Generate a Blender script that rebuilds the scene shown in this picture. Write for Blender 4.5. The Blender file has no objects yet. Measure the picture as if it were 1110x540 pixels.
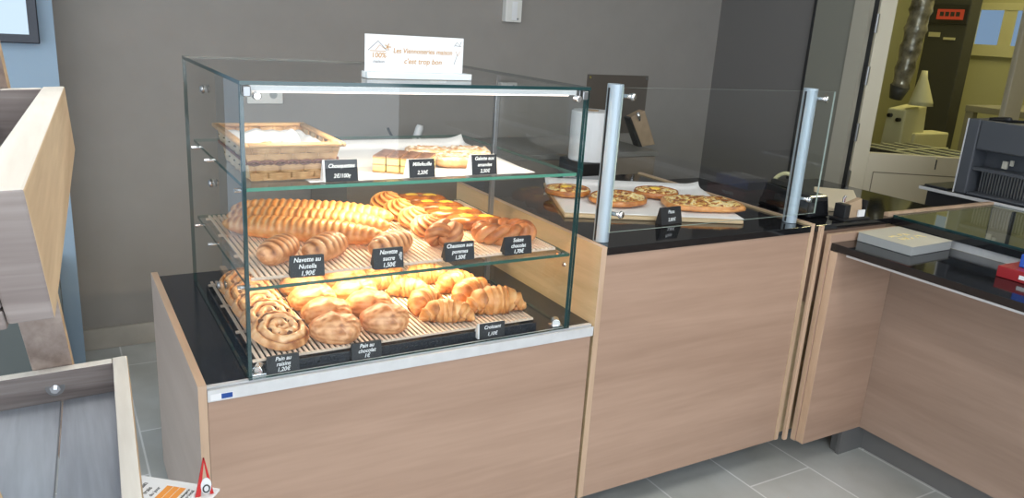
import bpy, math, random
from math import sin, cos, pi, radians, sqrt
from mathutils import Vector, Matrix, noise
random.seed(7)
COL = bpy.context.scene.collection
# ------------------------------------------------------------------ materials
MATS = {}
def newmat(name):
    m = bpy.data.materials.new(name); m.use_nodes = True
    nt = m.node_tree; nt.nodes.clear()
    out = nt.nodes.new('ShaderNodeOutputMaterial')
    MATS[name] = m
    return m, nt, out
def pbr(name, col, rough=.5, metal=0, spec=.5, bump=0, bscale=80, var=0, vscale=8, coat=0, stretch=(1,1,1)):
    m, nt, out = newmat(name)
    b = nt.nodes.new('ShaderNodeBsdfPrincipled'); nt.links.new(b.outputs[0], out.inputs[0])
    b.inputs['Base Color'].default_value = (*col, 1); b.inputs['Roughness'].default_value = rough
    b.inputs['Metallic'].default_value = metal; b.inputs['Specular IOR Level'].default_value = spec
    b.inputs['Coat Weight'].default_value = coat
    tc = nt.nodes.new('ShaderNodeTexCoord'); mp = nt.nodes.new('ShaderNodeMapping'); mp.inputs['Scale'].default_value = stretch
    nt.links.new(tc.outputs['Object'], mp.inputs[0])
    if var:
        n = nt.nodes.new('ShaderNodeTexNoise'); n.inputs['Scale'].default_value = vscale; n.inputs['Detail'].default_value = 5
        nt.links.new(mp.outputs[0], n.inputs[0])
        r = nt.nodes.new('ShaderNodeValToRGB'); nt.links.new(n.outputs[0], r.inputs[0])
        r.color_ramp.elements[0].position = .3; r.color_ramp.elements[1].position = .7
        r.color_ramp.elements[0].color = (*[c*(1-var) for c in col], 1); r.color_ramp.elements[1].color = (*[min(1, c*(1+var)) for c in col], 1)
        nt.links.new(r.outputs[0], b.inputs['Base Color'])
    if bump:
        n = nt.nodes.new('ShaderNodeTexNoise'); n.inputs['Scale'].default_value = bscale; n.inputs['Detail'].default_value = 4
        nt.links.new(mp.outputs[0], n.inputs[0])
        bp = nt.nodes.new('ShaderNodeBump'); bp.inputs['Strength'].default_value = bump; bp.inputs['Distance'].default_value = .003
        nt.links.new(n.outputs[0], bp.inputs['Height']); nt.links.new(bp.outputs[0], b.inputs['Normal'])
    return m
def wood(name, c1, c2, axis='x', scale=1.0, rough=.5, dark=None, grain=22, amt=.5):
    """streaky laminate or solid wood: noise stretched along one axis"""
    m, nt, out = newmat(name)
    b = nt.nodes.new('ShaderNodeBsdfPrincipled'); nt.links.new(b.outputs[0], out.inputs[0]); b.inputs['Roughness'].default_value = rough
    tc = nt.nodes.new('ShaderNodeTexCoord'); mp = nt.nodes.new('ShaderNodeMapping'); nt.links.new(tc.outputs['Object'], mp.inputs[0])
    s = {'x': (.07, 1, 1), 'y': (1, .07, 1), 'z': (1, 1, .07)}[axis]
    mp.inputs['Scale'].default_value = [v*scale for v in s]
    n = nt.nodes.new('ShaderNodeTexNoise'); n.inputs['Scale'].default_value = grain; n.inputs['Detail'].default_value = 6; n.inputs['Distortion'].default_value = .6
    nt.links.new(mp.outputs[0], n.inputs[0])
    n2 = nt.nodes.new('ShaderNodeTexNoise'); n2.inputs['Scale'].default_value = grain*9; n2.inputs['Detail'].default_value = 3
    nt.links.new(mp.outputs[0], n2.inputs[0])
    mx = nt.nodes.new('ShaderNodeMath'); mx.operation = 'MULTIPLY_ADD'; mx.inputs[1].default_value = .3
    nt.links.new(n2.outputs[0], mx.inputs[0]); nt.links.new(n.outputs[0], mx.inputs[2])
    r = nt.nodes.new('ShaderNodeValToRGB'); nt.links.new(mx.outputs[0], r.inputs[0])
    r.color_ramp.elements[0].position = .65-amt*.35; r.color_ramp.elements[1].position = .65+amt*.35
    r.color_ramp.elements[0].color = (*c1, 1); r.color_ramp.elements[1].color = (*c2, 1)
    if dark:
        e = r.color_ramp.elements.new(.40); e.color = (*dark, 1)
    nt.links.new(r.outputs[0], b.inputs['Base Color'])
    bp = nt.nodes.new('ShaderNodeBump'); bp.inputs['Strength'].default_value = .15; bp.inputs['Distance'].default_value = .001
    nt.links.new(n2.outputs[0], bp.inputs['Height']); nt.links.new(bp.outputs[0], b.inputs['Normal'])
    return m
def glass(name, tint, refl=1.0):
    m, nt, out = newmat(name)
    tr = nt.nodes.new('ShaderNodeBsdfTransparent'); tr.inputs[0].default_value = (*tint, 1)
    gl = nt.nodes.new('ShaderNodeBsdfGlossy'); gl.inputs['Roughness'].default_value = .0
    fr = nt.nodes.new('ShaderNodeFresnel'); fr.inputs[0].default_value = 1.5
    ge = nt.nodes.new('ShaderNodeNewGeometry'); inv = nt.nodes.new('ShaderNodeMath'); inv.operation = 'SUBTRACT'; inv.inputs[0].default_value = refl
    nt.links.new(ge.outputs['Backfacing'], inv.inputs[1])
    mu = nt.nodes.new('ShaderNodeMath'); mu.operation = 'MULTIPLY'; mu.use_clamp = True
    nt.links.new(fr.outputs[0], mu.inputs[0]); nt.links.new(inv.outputs[0], mu.inputs[1])
    mix = nt.nodes.new('ShaderNodeMixShader'); nt.links.new(mu.outputs[0], mix.inputs[0]); nt.links.new(tr.outputs[0], mix.inputs[1]); nt.links.new(gl.outputs[0], mix.inputs[2])
    nt.links.new(mix.outputs[0], out.inputs[0])
    return m
def emis(name, col, s):
    m, nt, out = newmat(name)
    e = nt.nodes.new('ShaderNodeEmission'); e.inputs[0].default_value = (*col, 1); e.inputs[1].default_value = s
    nt.links.new(e.outputs[0], out.inputs[0]); return m
def pastry(name, pale, mid, dark, rough=.42, coat=.25, sss=0):
    """crust coloured by how far it is baked: attribute 'bake' (ridges and edges) plus noise"""
    m, nt, out = newmat(name)
    b = nt.nodes.new('ShaderNodeBsdfPrincipled'); nt.links.new(b.outputs[0], out.inputs[0])
    b.inputs['Roughness'].default_value = rough; b.inputs['Coat Weight'].default_value = coat; b.inputs['Coat Roughness'].default_value = .25
    at = nt.nodes.new('ShaderNodeAttribute'); at.attribute_name = 'bake'
    tc = nt.nodes.new('ShaderNodeTexCoord'); n = nt.nodes.new('ShaderNodeTexNoise'); n.inputs['Scale'].default_value = 55; n.inputs['Detail'].default_value = 5
    nt.links.new(tc.outputs['Object'], n.inputs[0])
    ma = nt.nodes.new('ShaderNodeMath'); ma.operation = 'MULTIPLY_ADD'; ma.inputs[1].default_value = .7; ma.use_clamp = True
    nt.links.new(n.outputs[0], ma.inputs[0])
    sb = nt.nodes.new('ShaderNodeMath'); sb.operation = 'SUBTRACT'; sb.inputs[1].default_value = .35
    nt.links.new(at.outputs['Fac'], sb.inputs[0]); nt.links.new(sb.outputs[0], ma.inputs[2])
    r = nt.nodes.new('ShaderNodeValToRGB'); nt.links.new(ma.outputs[0], r.inputs[0])
    r.color_ramp.elements[0].color = (*pale, 1); r.color_ramp.elements[1].color = (*dark, 1); r.color_ramp.elements[0].position = .05; r.color_ramp.elements[1].position = .95
    e = r.color_ramp.elements.new(.5); e.color = (*mid, 1)
    nt.links.new(r.outputs[0], b.inputs['Base Color'])
    n2 = nt.nodes.new('ShaderNodeTexNoise'); n2.inputs['Scale'].default_value = 160; n2.inputs['Detail'].default_value = 3
    nt.links.new(tc.outputs['Object'], n2.inputs[0])
    bp = nt.nodes.new('ShaderNodeBump'); bp.inputs['Strength'].default_value = .35; bp.inputs['Distance'].default_value = .0015
    nt.links.new(n2.outputs[0], bp.inputs['Height']); nt.links.new(bp.outputs[0], b.inputs['Normal'])
    return m

M = MATS
pbr('wall_grey', (.300,.276,.250), .85, bump=.08, bscale=300, var=.03)
pbr('wall_blue', (.30,.40,.50), .8)
pbr('wall_dark', (.17,.160,.150), .7)
pbr('partition_grey', (.22,.215,.175), .6)
pbr('jamb_grey', (.42,.39,.31), .5)
pbr('door_cream', (.62,.56,.43), .45)
pbr('door_line', (.20,.17,.12), .5)
pbr('door_dark', (.02,.02,.02), .5)
pbr('ceiling_white', (.75,.75,.73), .9)
pbr('baseboard_stone', (.42,.38,.32), .5, var=.15, vscale=6)
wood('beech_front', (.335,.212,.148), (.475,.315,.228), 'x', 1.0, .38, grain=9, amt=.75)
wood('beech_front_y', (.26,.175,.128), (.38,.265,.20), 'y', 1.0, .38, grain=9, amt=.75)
wood('beech_cool_lit', (.40,.31,.255), (.50,.40,.34), 'y', 1.0, .4, grain=9, amt=.8)  # laminate of the front, greyed: cool reflected light put into the colour
wood('beech_edge', (.47,.315,.205), (.58,.405,.28), 'z', 1.0, .4)
wood('beech_edge_y', (.50,.335,.22), (.61,.43,.295), 'y', 1.0, .4)
wood('beech_warm_lit', (.50,.36,.20), (.62,.46,.28), 'y', 1.0, .4)  # yellower, brighter beech: warm light put into the colour
pbr('aluminium', (.66,.66,.66), .4, metal=.25, var=.05, vscale=30)
pbr('alu_post', (.42,.50,.56), .42, metal=.3)
pbr('chrome', (.85,.85,.86), .12, metal=1)
pbr('steel', (.35,.35,.35), .3, metal=.9)
pbr('kick_metal', (.17,.165,.16), .35, metal=.3)
pbr('granite', (.008,.008,.009), .07, spec=.6, var=.5, vscale=200)
pbr('granite_deck', (.012,.016,.024), .16, spec=.5, var=.4, vscale=200)
pbr('dark_glass', (.006,.007,.006), .02, spec=.7)
pbr('black_matt', (.012,.012,.013), .5)
pbr('slate', (.012,.014,.018), .55)
pbr('chalk', (.85,.87,.88), .8)
pbr('white_card', (.80,.80,.80), .5)
pbr('white_paper', (.86,.84,.84), .65, bump=.12, bscale=30)
pbr('plastic_white', (.75,.73,.68), .4)
pbr('acrylic', (.75,.80,.82), .08, spec=.6)
glass('glass_face', (.982,.990,.986))
m = pbr('glass_edge', (.008,.045,.045), .10, spec=.8)
pbr('glass_edge_mid', (.03,.10,.075), .12, spec=.7)
pbr('counter_grey', (.21,.20,.18), .4)
m = pbr('glass_edge_lit', (.09,.30,.21), .15, spec=.7)  # brighter edge green, lamp light put into the colour of one shelf front
pbr('gold_print', (.55,.30,.10), .5)
pbr('grey_print', (.25,.24,.24), .6)
pbr('black_print', (.03,.03,.03), .6)
pbr('orange_print', (.85,.33,.06), .5)
pbr('red_plastic', (.55,.02,.02), .25)
pbr('red_box', (.30,.015,.02), .35)
pbr('blue_box', (.02,.09,.45), .3)
pbr('blue_sticker', (.01,.06,.28), .4)
pbr('tv_black', (.008,.010,.02), .2)
emis('tv_screen', (.60,.76,.90), 1.15)
emis('tube_light', (1,.87,.80), 3.0)
emis('panel_light', (1,.97,.92), 10)
emis('bakery_light', (1,.90,.45), 7)
emis('outside_pane', (.26,.40,.60), .75)
emis('oven_display', (.80,.10,.04), .40)
wood('rough_grey', (.34,.28,.25), (.52,.45,.41), 'x', 1.2, .8, dark=(.16,.12,.11), grain=14, amt=.9)
wood('rough_grey_post', (.36,.27,.22), (.50,.40,.34), 'z', 1.2, .8, dark=(.20,.14,.11), grain=14, amt=.9)
wood('plank_skylit', (.34,.38,.43), (.52,.56,.61), 'y', 1.2, .7, dark=(.26,.27,.30), grain=10, amt=.9)  # wood turned bluish: cool sky light put into the plank colour
wood('rough_rail', (.64,.59,.52), (.78,.74,.67), 'y', 1.2, .7, grain=14)
wood('rough_pine', (.60,.42,.24), (.74,.56,.35), 'y', 1.2, .7, dark=(.42,.27,.15), grain=12, amt=.9)
wood('willow', (.52,.28,.12), (.70,.44,.22), 'x', 3, .5, grain=30)
wood('willow_side', (.50,.36,.22), (.64,.50,.34), 'y', 3, .5, grain=30)
pbr('willow_dark', (.20,.075,.04), .5)
wood('board_wood', (.58,.42,.24), (.70,.53,.33), 'x', 1, .5)
pbr('cream_board', (.74,.64,.47), .5)
pbr('slat_wood', (.84,.68,.54), .5)
pbr('kraft', (.38,.27,.17), .7, var=.15, vscale=20)
pbr('tissue', (.72,.70,.68), .85)
pbr('box_grey', (.34,.35,.345), .5)
pbr('box_cream', (.54,.51,.42), .5, var=.05)
pbr('machine_grey', (.065,.07,.08), .4)
pbr('machine_dark', (.02,.021,.024), .4)
pbr('bakery_wall', (.52,.50,.27), .7)
pbr('bakery_dark', (.05,.05,.045), .5)
pbr('bakery_cream', (.70,.66,.38), .6)
pbr('bakery_table', (.30,.28,.20), .5)
pbr('tile_beige', (.24,.20,.16), .35)
pbr('added_box_grey', (.125,.14,.135), .7)
pbr('foil', (.32,.29,.22), .25, metal=.35, bump=1, bscale=25, var=.7, vscale=22)
pastry('crust_gold', (.90,.58,.28), (.70,.30,.085), (.28,.08,.02))
pastry('crust_brown', (.86,.48,.24), (.56,.22,.075), (.20,.055,.015))
pastry('crust_red', (.76,.38,.17), (.56,.20,.07), (.24,.065,.018), .4, .2)
pastry('crust_pale', (.88,.60,.34), (.66,.31,.11), (.30,.09,.025))
pastry('crust_glaze', (.80,.38,.10), (.52,.18,.04), (.22,.06,.015), .25, .6)
pastry('cheese', (.88,.76,.46), (.78,.52,.20), (.36,.13,.05), .5, .1)
pastry('sugar_crust', (.90,.84,.76), (.72,.42,.20), (.42,.17,.07), .6, 0)
def pizza_mat():
    m, nt, out = newmat('pizza_top')
    b = nt.nodes.new('ShaderNodeBsdfPrincipled'); nt.links.new(b.outputs[0], out.inputs[0]); b.inputs['Roughness'].default_value = .4
    tc = nt.nodes.new('ShaderNodeTexCoord'); n = nt.nodes.new('ShaderNodeTexNoise'); n.inputs['Scale'].default_value = 36; n.inputs['Detail'].default_value = 4; n.inputs['Distortion'].default_value = 1.5
    nt.links.new(tc.outputs['Object'], n.inputs[0])
    r = nt.nodes.new('ShaderNodeValToRGB'); nt.links.new(n.outputs[0], r.inputs[0])
    cs = [(.30,(.16,.04,.012)),(.40,(.36,.10,.03)),(.47,(.62,.30,.07)),(.52,(.86,.62,.20)),(.59,(.92,.80,.48)),(.70,(.60,.26,.07))]
    r.color_ramp.elements[0].position = cs[0][0]; r.color_ramp.elements[0].color = (*cs[0][1],1); r.color_ramp.elements[1].position = cs[-1][0]; r.color_ramp.elements[1].color = (*cs[-1][1],1)
    for p, c in cs[1:-1]: e = r.color_ramp.elements.new(p); e.color = (*c,1)
    nt.links.new(r.outputs[0], b.inputs['Base Color'])
    bp = nt.nodes.new('ShaderNodeBump'); bp.inputs['Strength'].default_value = .6; bp.inputs['Distance'].default_value = .003
    nt.links.new(n.outputs[0], bp.inputs['Height']); nt.links.new(bp.outputs[0], b.inputs['Normal'])
pizza_mat()
pbr('custard', (.88,.58,.08), .2, coat=.6)
pbr('mf_cream', (.82,.66,.26), .55)
pbr('mf_pastry', (.48,.28,.12), .7, bump=.5, bscale=200)
pbr('mf_icing', (.20,.11,.08), .35, var=.8, vscale=70, stretch=(1,.25,1))
pbr('raisin', (.13,.045,.018), .4)
pbr('chouquette', (.75,.46,.18), .5, bump=.6, bscale=90, var=.2, vscale=40)
# floor tiles
def tiles():
    m, nt, out = newmat('floor_tile')
    b = nt.nodes.new('ShaderNodeBsdfPrincipled'); nt.links.new(b.outputs[0], out.inputs[0]); b.inputs['Roughness'].default_value = .32
    tc = nt.nodes.new('ShaderNodeTexCoord'); mp = nt.nodes.new('ShaderNodeMapping')
    mp.inputs['Rotation'].default_value = (0,0,radians(90)); mp.inputs['Location'].default_value = (-.09+.6, -1.64+.3*7, 0)
    nt.links.new(tc.outputs['Object'], mp.inputs[0])
    br = nt.nodes.new('ShaderNodeTexBrick'); br.inputs['Scale'].default_value = 1; br.inputs['Brick Width'].default_value = .6; br.inputs['Row Height'].default_value = .3
    br.inputs['Mortar Size'].default_value = .0035; br.inputs['Mortar Smooth'].default_value = .2; br.offset = .5
    br.inputs['Color1'].default_value = (.44,.455,.445,1); br.inputs['Color2'].default_value = (.51,.52,.50,1); br.inputs['Mortar'].default_value = (.74,.75,.75,1)
    nt.links.new(mp.outputs[0], br.inputs[0])
    n = nt.nodes.new('ShaderNodeTexNoise'); n.inputs['Scale'].default_value = 3.5; n.inputs['Detail'].default_value = 6; nt.links.new(tc.outputs['Object'], n.inputs[0])
    r = nt.nodes.new('ShaderNodeValToRGB'); nt.links.new(n.outputs[0], r.inputs[0]); r.color_ramp.elements[0].position = .3; r.color_ramp.elements[1].position = .7
    r.color_ramp.elements[0].color = (.80,.78,.74,1); r.color_ramp.elements[1].color = (1.1,1.1,1.1,1)
    mx = nt.nodes.new('ShaderNodeMix'); mx.data_type = 'RGBA'; mx.blend_type = 'MULTIPLY'; mx.inputs[0].default_value = 1
    nt.links.new(br.outputs[0], mx.inputs[6]); nt.links.new(r.outputs[0], mx.inputs[7]); nt.links.new(mx.outputs[2], b.inputs['Base Color'])
tiles()
pbr('added_olive', (.30,.28,.13), .3)  # tone of the added compartment under the checkout glass

# ------------------------------------------------------------------ mesh builder
class MB:
    def __init__(s, org=(0,0,0)):
        s.v = []; s.f = []; s.m = []; s.mats = []; s.bk = []; s.o = Vector(org)
    def mi(s, name):
        if name not in s.mats: s.mats.append(name)
        return s.mats.index(name)
    def add(s, vs, fs, mat, bk=None):
        b = len(s.v); s.v += [Vector(v)-s.o for v in vs]; s.bk += (bk if bk else [.5]*len(vs))
        s.f += [tuple(b+i for i in f) for f in fs]
        if isinstance(mat, (list, tuple)): s.m += [s.mi(x) for x in mat]
        else: s.m += [s.mi(mat)]*len(fs)
        return s
    def box(s, x0, x1, y0, y1, z0, z1, mat):
        # mat: one name or a dict with keys among x- x+ y- y+ z- z+ and '*'
        vs = [(x0,y0,z0),(x1,y0,z0),(x1,y1,z0),(x0,y1,z0),(x0,y0,z1),(x1,y0,z1),(x1,y1,z1),(x0,y1,z1)]
        fs = [(0,3,2,1),(4,5,6,7),(0,1,5,4),(2,3,7,6),(1,2,6,5),(0,4,7,3)]
        k = ['z-','z+','y-','y+','x+','x-']
        if isinstance(mat, dict): mat = [mat.get(a, mat['*']) for a in k]
        return s.add(vs, fs, mat)
    def hexa(s, p, mat):   # 8 points: bottom ring 0-3, top ring 4-7
        return s.add(p, [(0,3,2,1),(4,5,6,7),(0,1,5,4),(2,3,7,6),(1,2,6,5),(0,4,7,3)], mat)
    def prism(s, poly, a, b, mat, axis='z'):
        n = len(poly)
        def P(q, h): return {'z': (q[0], q[1], h), 'y': (q[0], h, q[1]), 'x': (h, q[0], q[1])}[axis]
        vs = [P(q, a) for q in poly]+[P(q, b) for q in poly]
        fs = [tuple(range(n))[::-1], tuple(range(n, 2*n))]+[(i, (i+1) % n, n+(i+1) % n, n+i) for i in range(n)]
        return s.add(vs, fs, mat)
    def cyl(s, p0, p1, r0, mat, r1=None, n=20):
        return s.tube([p0, p1], [r0, r0 if r1 is None else r1], mat, n)
    def tube(s, pts, rs, mat, n=12):
        pts = [Vector(p) for p in pts]
        if not isinstance(rs, (list, tuple)): rs = [rs]*len(pts)
        vs = []; fs = []; ref = None
        for i, p in enumerate(pts):
            t = (pts[min(i+1, len(pts)-1)]-pts[max(i-1, 0)]).normalized()
            if ref is None: ref = t.orthogonal().normalized()
            ref = (ref-t*ref.dot(t)).normalized(); bn = t.cross(ref)
            for j in range(n):
                a = 2*pi*j/n; vs.append(p+(ref*cos(a)+bn*sin(a))*rs[i])
        k = len(pts)
        for i in range(k-1):
            for j in range(n): fs.append((i*n+j, i*n+(j+1) % n, (i+1)*n+(j+1) % n, (i+1)*n+j))
        fs.append(tuple(range(n))[::-1]); fs.append(tuple(range((k-1)*n, k*n)))
        return s.add(vs, fs, mat)
    def ball(s, c, r, mat, n=14, sc=(1,1,1), lump=0, bk=.5):
        vs = []; fs = []; c = Vector(c); h = n//2
        for i in range(h+1):
            for j in range(n):
                a = pi*i/h; b = 2*pi*j/n; d = Vector((sin(a)*cos(b), sin(a)*sin(b), cos(a)))
                q = 1+lump*noise.noise(d*2.2+c*40)
                vs.append(c+Vector((d.x*sc[0], d.y*sc[1], d.z*sc[2]))*r*q)
        for i in range(h):
            for j in range(n): fs.append((i*n+j, (i+1)*n+j, (i+1)*n+(j+1) % n, i*n+(j+1) % n))
        return s.add(vs, fs, mat, [bk]*len(vs))
    def grid(s, nu, nv, fn, mat, close_u=False):
        vs = []; bk = []; fs = []
        for i in range(nu):
            for j in range(nv):
                r = fn(i/(nu-1), j/(nv-1)); vs.append(r[:3]); bk.append(r[3] if len(r) > 3 else .5)
        for i in range(nu-1):
            for j in range(nv-1): fs.append((i*nv+j, (i+1)*nv+j, (i+1)*nv+j+1, i*nv+j+1))
        return s.add(vs, fs, mat, bk)
    def sweep(s, path, rad, mat, n=24, floor=0.0, disp=None, closed=False):
        """soft body along a path (horizontal frame). rad: (side, up) per point; disp(i,j,u,a)->(scale, bake)"""
        path = [Vector(p) for p in path]; k = len(path); vs = []; bk = []; fs = []
        for i, p in enumerate(path):
            if closed: t = path[(i+1) % k]-path[i-1]
            else: t = path[min(i+1, k-1)]-path[max(i-1, 0)]
            t.normalize(); sd = Vector((t.y, -t.x, 0))
            sd = sd.normalized() if sd.length > 1e-6 else Vector((1,0,0)); up = sd.cross(t).normalized()
            if up.z < 0: up = -up
            for j in range(n):
                a = 2*pi*j/n; sc, b = disp(i, j, i/(k-1), a) if disp else (1, .5)
                q = p+(sd*cos(a)*rad[i][0]+up*sin(a)*rad[i][1])*sc
                if floor is not None and q.z < floor: q.z = floor
                vs.append(q); bk.append(b)
        kk = k if closed else k-1
        for i in range(kk):
            for j in range(n): fs.append((i*n+j, i*n+(j+1) % n, ((i+1) % k)*n+(j+1) % n, ((i+1) % k)*n+j))
        if not closed:
            fs.append(tuple(range(n))[::-1]); fs.append(tuple(range((k-1)*n, k*n)))
        return s.add(vs, fs, mat, bk)
    def build(s, name, parent=None, smooth=False, bevel=0, solid=0, sub=0):
        me = bpy.data.meshes.new(name); me.from_pydata([tuple(v) for v in s.v], [], s.f); me.update()
        for x in s.mats: me.materials.append(MATS[x])
        me.polygons.foreach_set('material_index', s.m)
        if smooth: me.polygons.foreach_set('use_smooth', [True]*len(s.f))
        at = me.attributes.new('bake', 'FLOAT', 'POINT'); at.data.foreach_set('value', s.bk)
        import bmesh
        bm = bmesh.new(); bm.from_mesh(me); bmesh.ops.recalc_face_normals(bm, faces=bm.faces); bm.to_mesh(me); bm.free()
        o = bpy.data.objects.new(name, me); COL.objects.link(o)
        if parent: o.parent = parent
        if bevel:
            b = o.modifiers.new('bevel', 'BEVEL'); b.width = bevel; b.segments = 2; b.limit_method = 'ANGLE'; b.angle_limit = radians(50)
        if solid:
            d = o.modifiers.new('solid', 'SOLIDIFY'); d.thickness = solid; d.offset = 1
        if sub:
            d = o.modifiers.new('sub', 'SUBSURF'); d.levels = sub; d.render_levels = sub
        return o
def tag(o, label, cat, group=None):
    o['label'] = label; o['category'] = cat
    if group: o['group'] = group
    return o
def thing(name, label, cat, loc=(0,0,0), rz=0, group=None):
    o = bpy.data.objects.new(name, None); COL.objects.link(o); o.empty_display_size = .05
    o.location = loc; o.rotation_euler = (0,0,rz)
    return tag(o, label, cat, group)
def struct(name, mb, **k):
    o = mb.build(name, **k); o['kind'] = 'structure'; return o
def copy_thing(src, loc, rz, label, name=None, rot=None, sc=None):
    r = src.copy(); COL.objects.link(r); r.location = loc; r.rotation_euler = rot or (0,0,rz); r['label'] = label
    if sc: r.scale = sc
    for ch in list(src.children):
        c = ch.copy(); COL.objects.link(c); c.parent = r
        for g in list(ch.children):
            d = g.copy(); COL.objects.link(d); d.parent = c
    return r
def text(name, s, size, mat, parent, loc, rot=(pi/2,0,0), shear=.25, depth=.0002, align='CENTER', sx=1, lab=None):
    cu = bpy.data.curves.new(name, 'FONT'); cu.body = s; cu.size = size; cu.shear = shear; cu.extrude = depth
    cu.align_x = align; cu.align_y = 'CENTER'; cu.offset = size*.012
    t = bpy.data.objects.new('tmp', cu); COL.objects.link(t)
    dg = bpy.context.evaluated_depsgraph_get(); me = bpy.data.meshes.new_from_object(t.evaluated_get(dg)); me.name = name
    bpy.data.objects.remove(t)
    me.materials.clear(); me.materials.append(MATS[mat])
    o = bpy.data.objects.new(name, me); COL.objects.link(o); o.parent = parent; o.location = loc; o.rotation_euler = rot; o.scale = (sx,1,1)
    if lab: o['label'] = lab
    return o
SH1, SH2, TUBE, DAY, SIDE, BAK, WORLD, EXPO = 3.0, 4.3, 2.2, 125, 62, 14, .5, 0
# ------------------------------------------------------------------ room
CEIL = 2.75
struct('floor', MB().box(-3.2, 6.0, -4.2, 2.6, -.05, 0, 'floor_tile'))
struct('ceiling', MB().box(-3.2, 6.0, -4.2, 2.6, CEIL, CEIL+.05, 'ceiling_white'))
struct('wall_back', MB().box(-.30, 3.19, 1.94, 2.1, 0, CEIL, 'wall_grey'))
struct('wall_left', MB().box(-3.2, -.298, 1.75, 2.1, 0, CEIL, 'wall_blue'))
struct('baseboard_back', MB().box(-.297, 2.6, 1.925, 1.94, 0, .095, 'baseboard_stone'), bevel=.002)
struct('wall_right', MB().box(3.19, 3.30, 1.25, 2.1, 0, CEIL, 'wall_dark').box(3.19, 3.30, -4.2, .03, 0, CEIL, 'wall_grey'))
struct('wall_side', MB().box(-3.3, -3.2, 1.2, 2.1, 0, CEIL, 'wall_grey').box(-3.3, -3.2, -4.2, -3.2, 0, CEIL, 'wall_grey').box(-3.3,-3.2,-3.2,1.2,0,.25,'wall_grey').box(-3.3,-3.2,-3.2,1.2,2.45,CEIL,'wall_grey'))
struct('trim_1', MB().box(3.175, 3.30, 1.238, 1.252, 0, CEIL, 'door_dark').box(3.180, 3.30, 1.002, 1.238, 0, CEIL, 'partition_grey')
       .box(3.172, 3.30, .912, 1.002, 0, CEIL, 'jamb_grey').box(3.20, 3.30, .872, .912, 0, CEIL, 'door_dark'))
struct('trim_2', MB().box(3.172, 3.30, .03, .07, 0, CEIL, 'jamb_grey'))
# shop front behind the camera, glazed
fr = MB()
for x in (-3.2, -1.1, 1.0, 3.1): fr.box(x, x+.09, -4.2, -4.1, 0, CEIL, 'aluminium')
fr.box(-3.2, 3.19, -4.2, -4.1, 0, .12, 'aluminium').box(-3.2, 3.19, -4.2, -4.1, CEIL-.15, CEIL, 'aluminium')
struct('window_1', fr)
# bakery behind the doorway
struct('wall_bakery', MB().box(5.6, 5.7, -.5, 2.5, 0, CEIL, 'bakery_wall').box(3.30, 5.6, 2.1, 2.2, 0, CEIL, 'bakery_wall').box(3.30, 5.6, -.6, -.5, 0, CEIL, 'bakery_wall'))
w2 = MB()
for (a, b) in ((1.60, 1.77), (1.33, 1.51)):
    w2.box(5.585, 5.602, a, b, 1.55, 1.79, 'outside_pane')
w2.box(5.575, 5.602, 1.51, 1.60, 1.52, 1.82, 'bakery_cream').box(5.57, 5.602, 1.20, 1.80, 1.47, 1.55, 'bakery_cream').box(5.57, 5.602, 1.20, 1.80, 1.79, 1.84, 'bakery_cream').box(5.57, 5.602, 1.77, 1.82, 1.47, 1.84, 'bakery_cream').box(5.57, 5.602, 1.28, 1.33, 1.47, 1.84, 'bakery_cream')
struct('window_2', w2)
# door leaf, half glazed, standing open into the bakery
d = MB(); L = .80
d.box(0, .08, 0, .045, 0, 2.1, 'door_cream').box(L-.08, L, 0, .045, 0, 2.1, 'door_cream')
d.box(.08, L-.08, 0, .045, 0, .965, 'door_cream').box(.08, L-.08, 0, .045, 1.98, 2.1, 'door_cream')
door = struct('door_1', d, bevel=.003); door.location = (3.19, .868, 0); door.rotation_euler = (0,0,-math.atan2(.5,.864))
MB().box(.08, L-.08, .018, .026, .965, 1.98, 'glass_face').build('door_pane', door)
# a raised moulding around the lower panel
mo = MB()
for a in ((.115,.125,.10,.87), (L-.065,L-.06,.10,.87)): mo.box(a[0], a[0]+.005, -.002, 0, a[2], a[3], 'door_line')
mo.box(.115, L-.06, -.002, 0, .865, .870, 'door_line').box(.115, L-.06, -.002, 0, .10, .105, 'door_line')
mo.build('panel_moulding', door, bevel=.001)
hg = MB()
for z in (.62, .78, 1.02, 1.30, 1.55, 1.80): hg.cyl((-.006,-.006,z), (-.006,-.006,z+.09), .008, 'steel', n=10)
hg.build('hinge_strip', door)
# ceiling lamps (room) and bakery lamp
k = 0
for x, y in ((-1.9,-.7), (-.2,-.9), (1.3,-.9), (-1.9,-2.6), (-.2,-2.6), (1.3,-2.6), (2.6,-1.2)):
    t = thing('ceiling_light', 'square white ceiling light panel, %s' % ['far left over the wooden rack','over the glass display case aisle','in front of the pizza counter','near the shop window, left','near the shop window, middle','near the shop window, right','above the checkout counter'][k], 'ceiling light', (x,y,CEIL), 0, 'square ceiling light panels')
    MB().box(-.31,.31,-.31,.31,-.02,0,'aluminium').build('frame', t)
    MB().box(-.29,.29,-.29,.29,-.024,-.0201,'panel_light').build('diffuser', t); k += 1
t = thing('ceiling_light', 'long yellowish ceiling tube light in the bakery', 'ceiling light', (4.6,.9,CEIL-.02))
MB().box(-.55,.55,-.08,.08,-.03,.02,'plastic_white').build('frame', t)
MB().box(-.53,.53,-.07,.07,-.045,-.0301,'bakery_light').build('diffuser', t)
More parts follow.
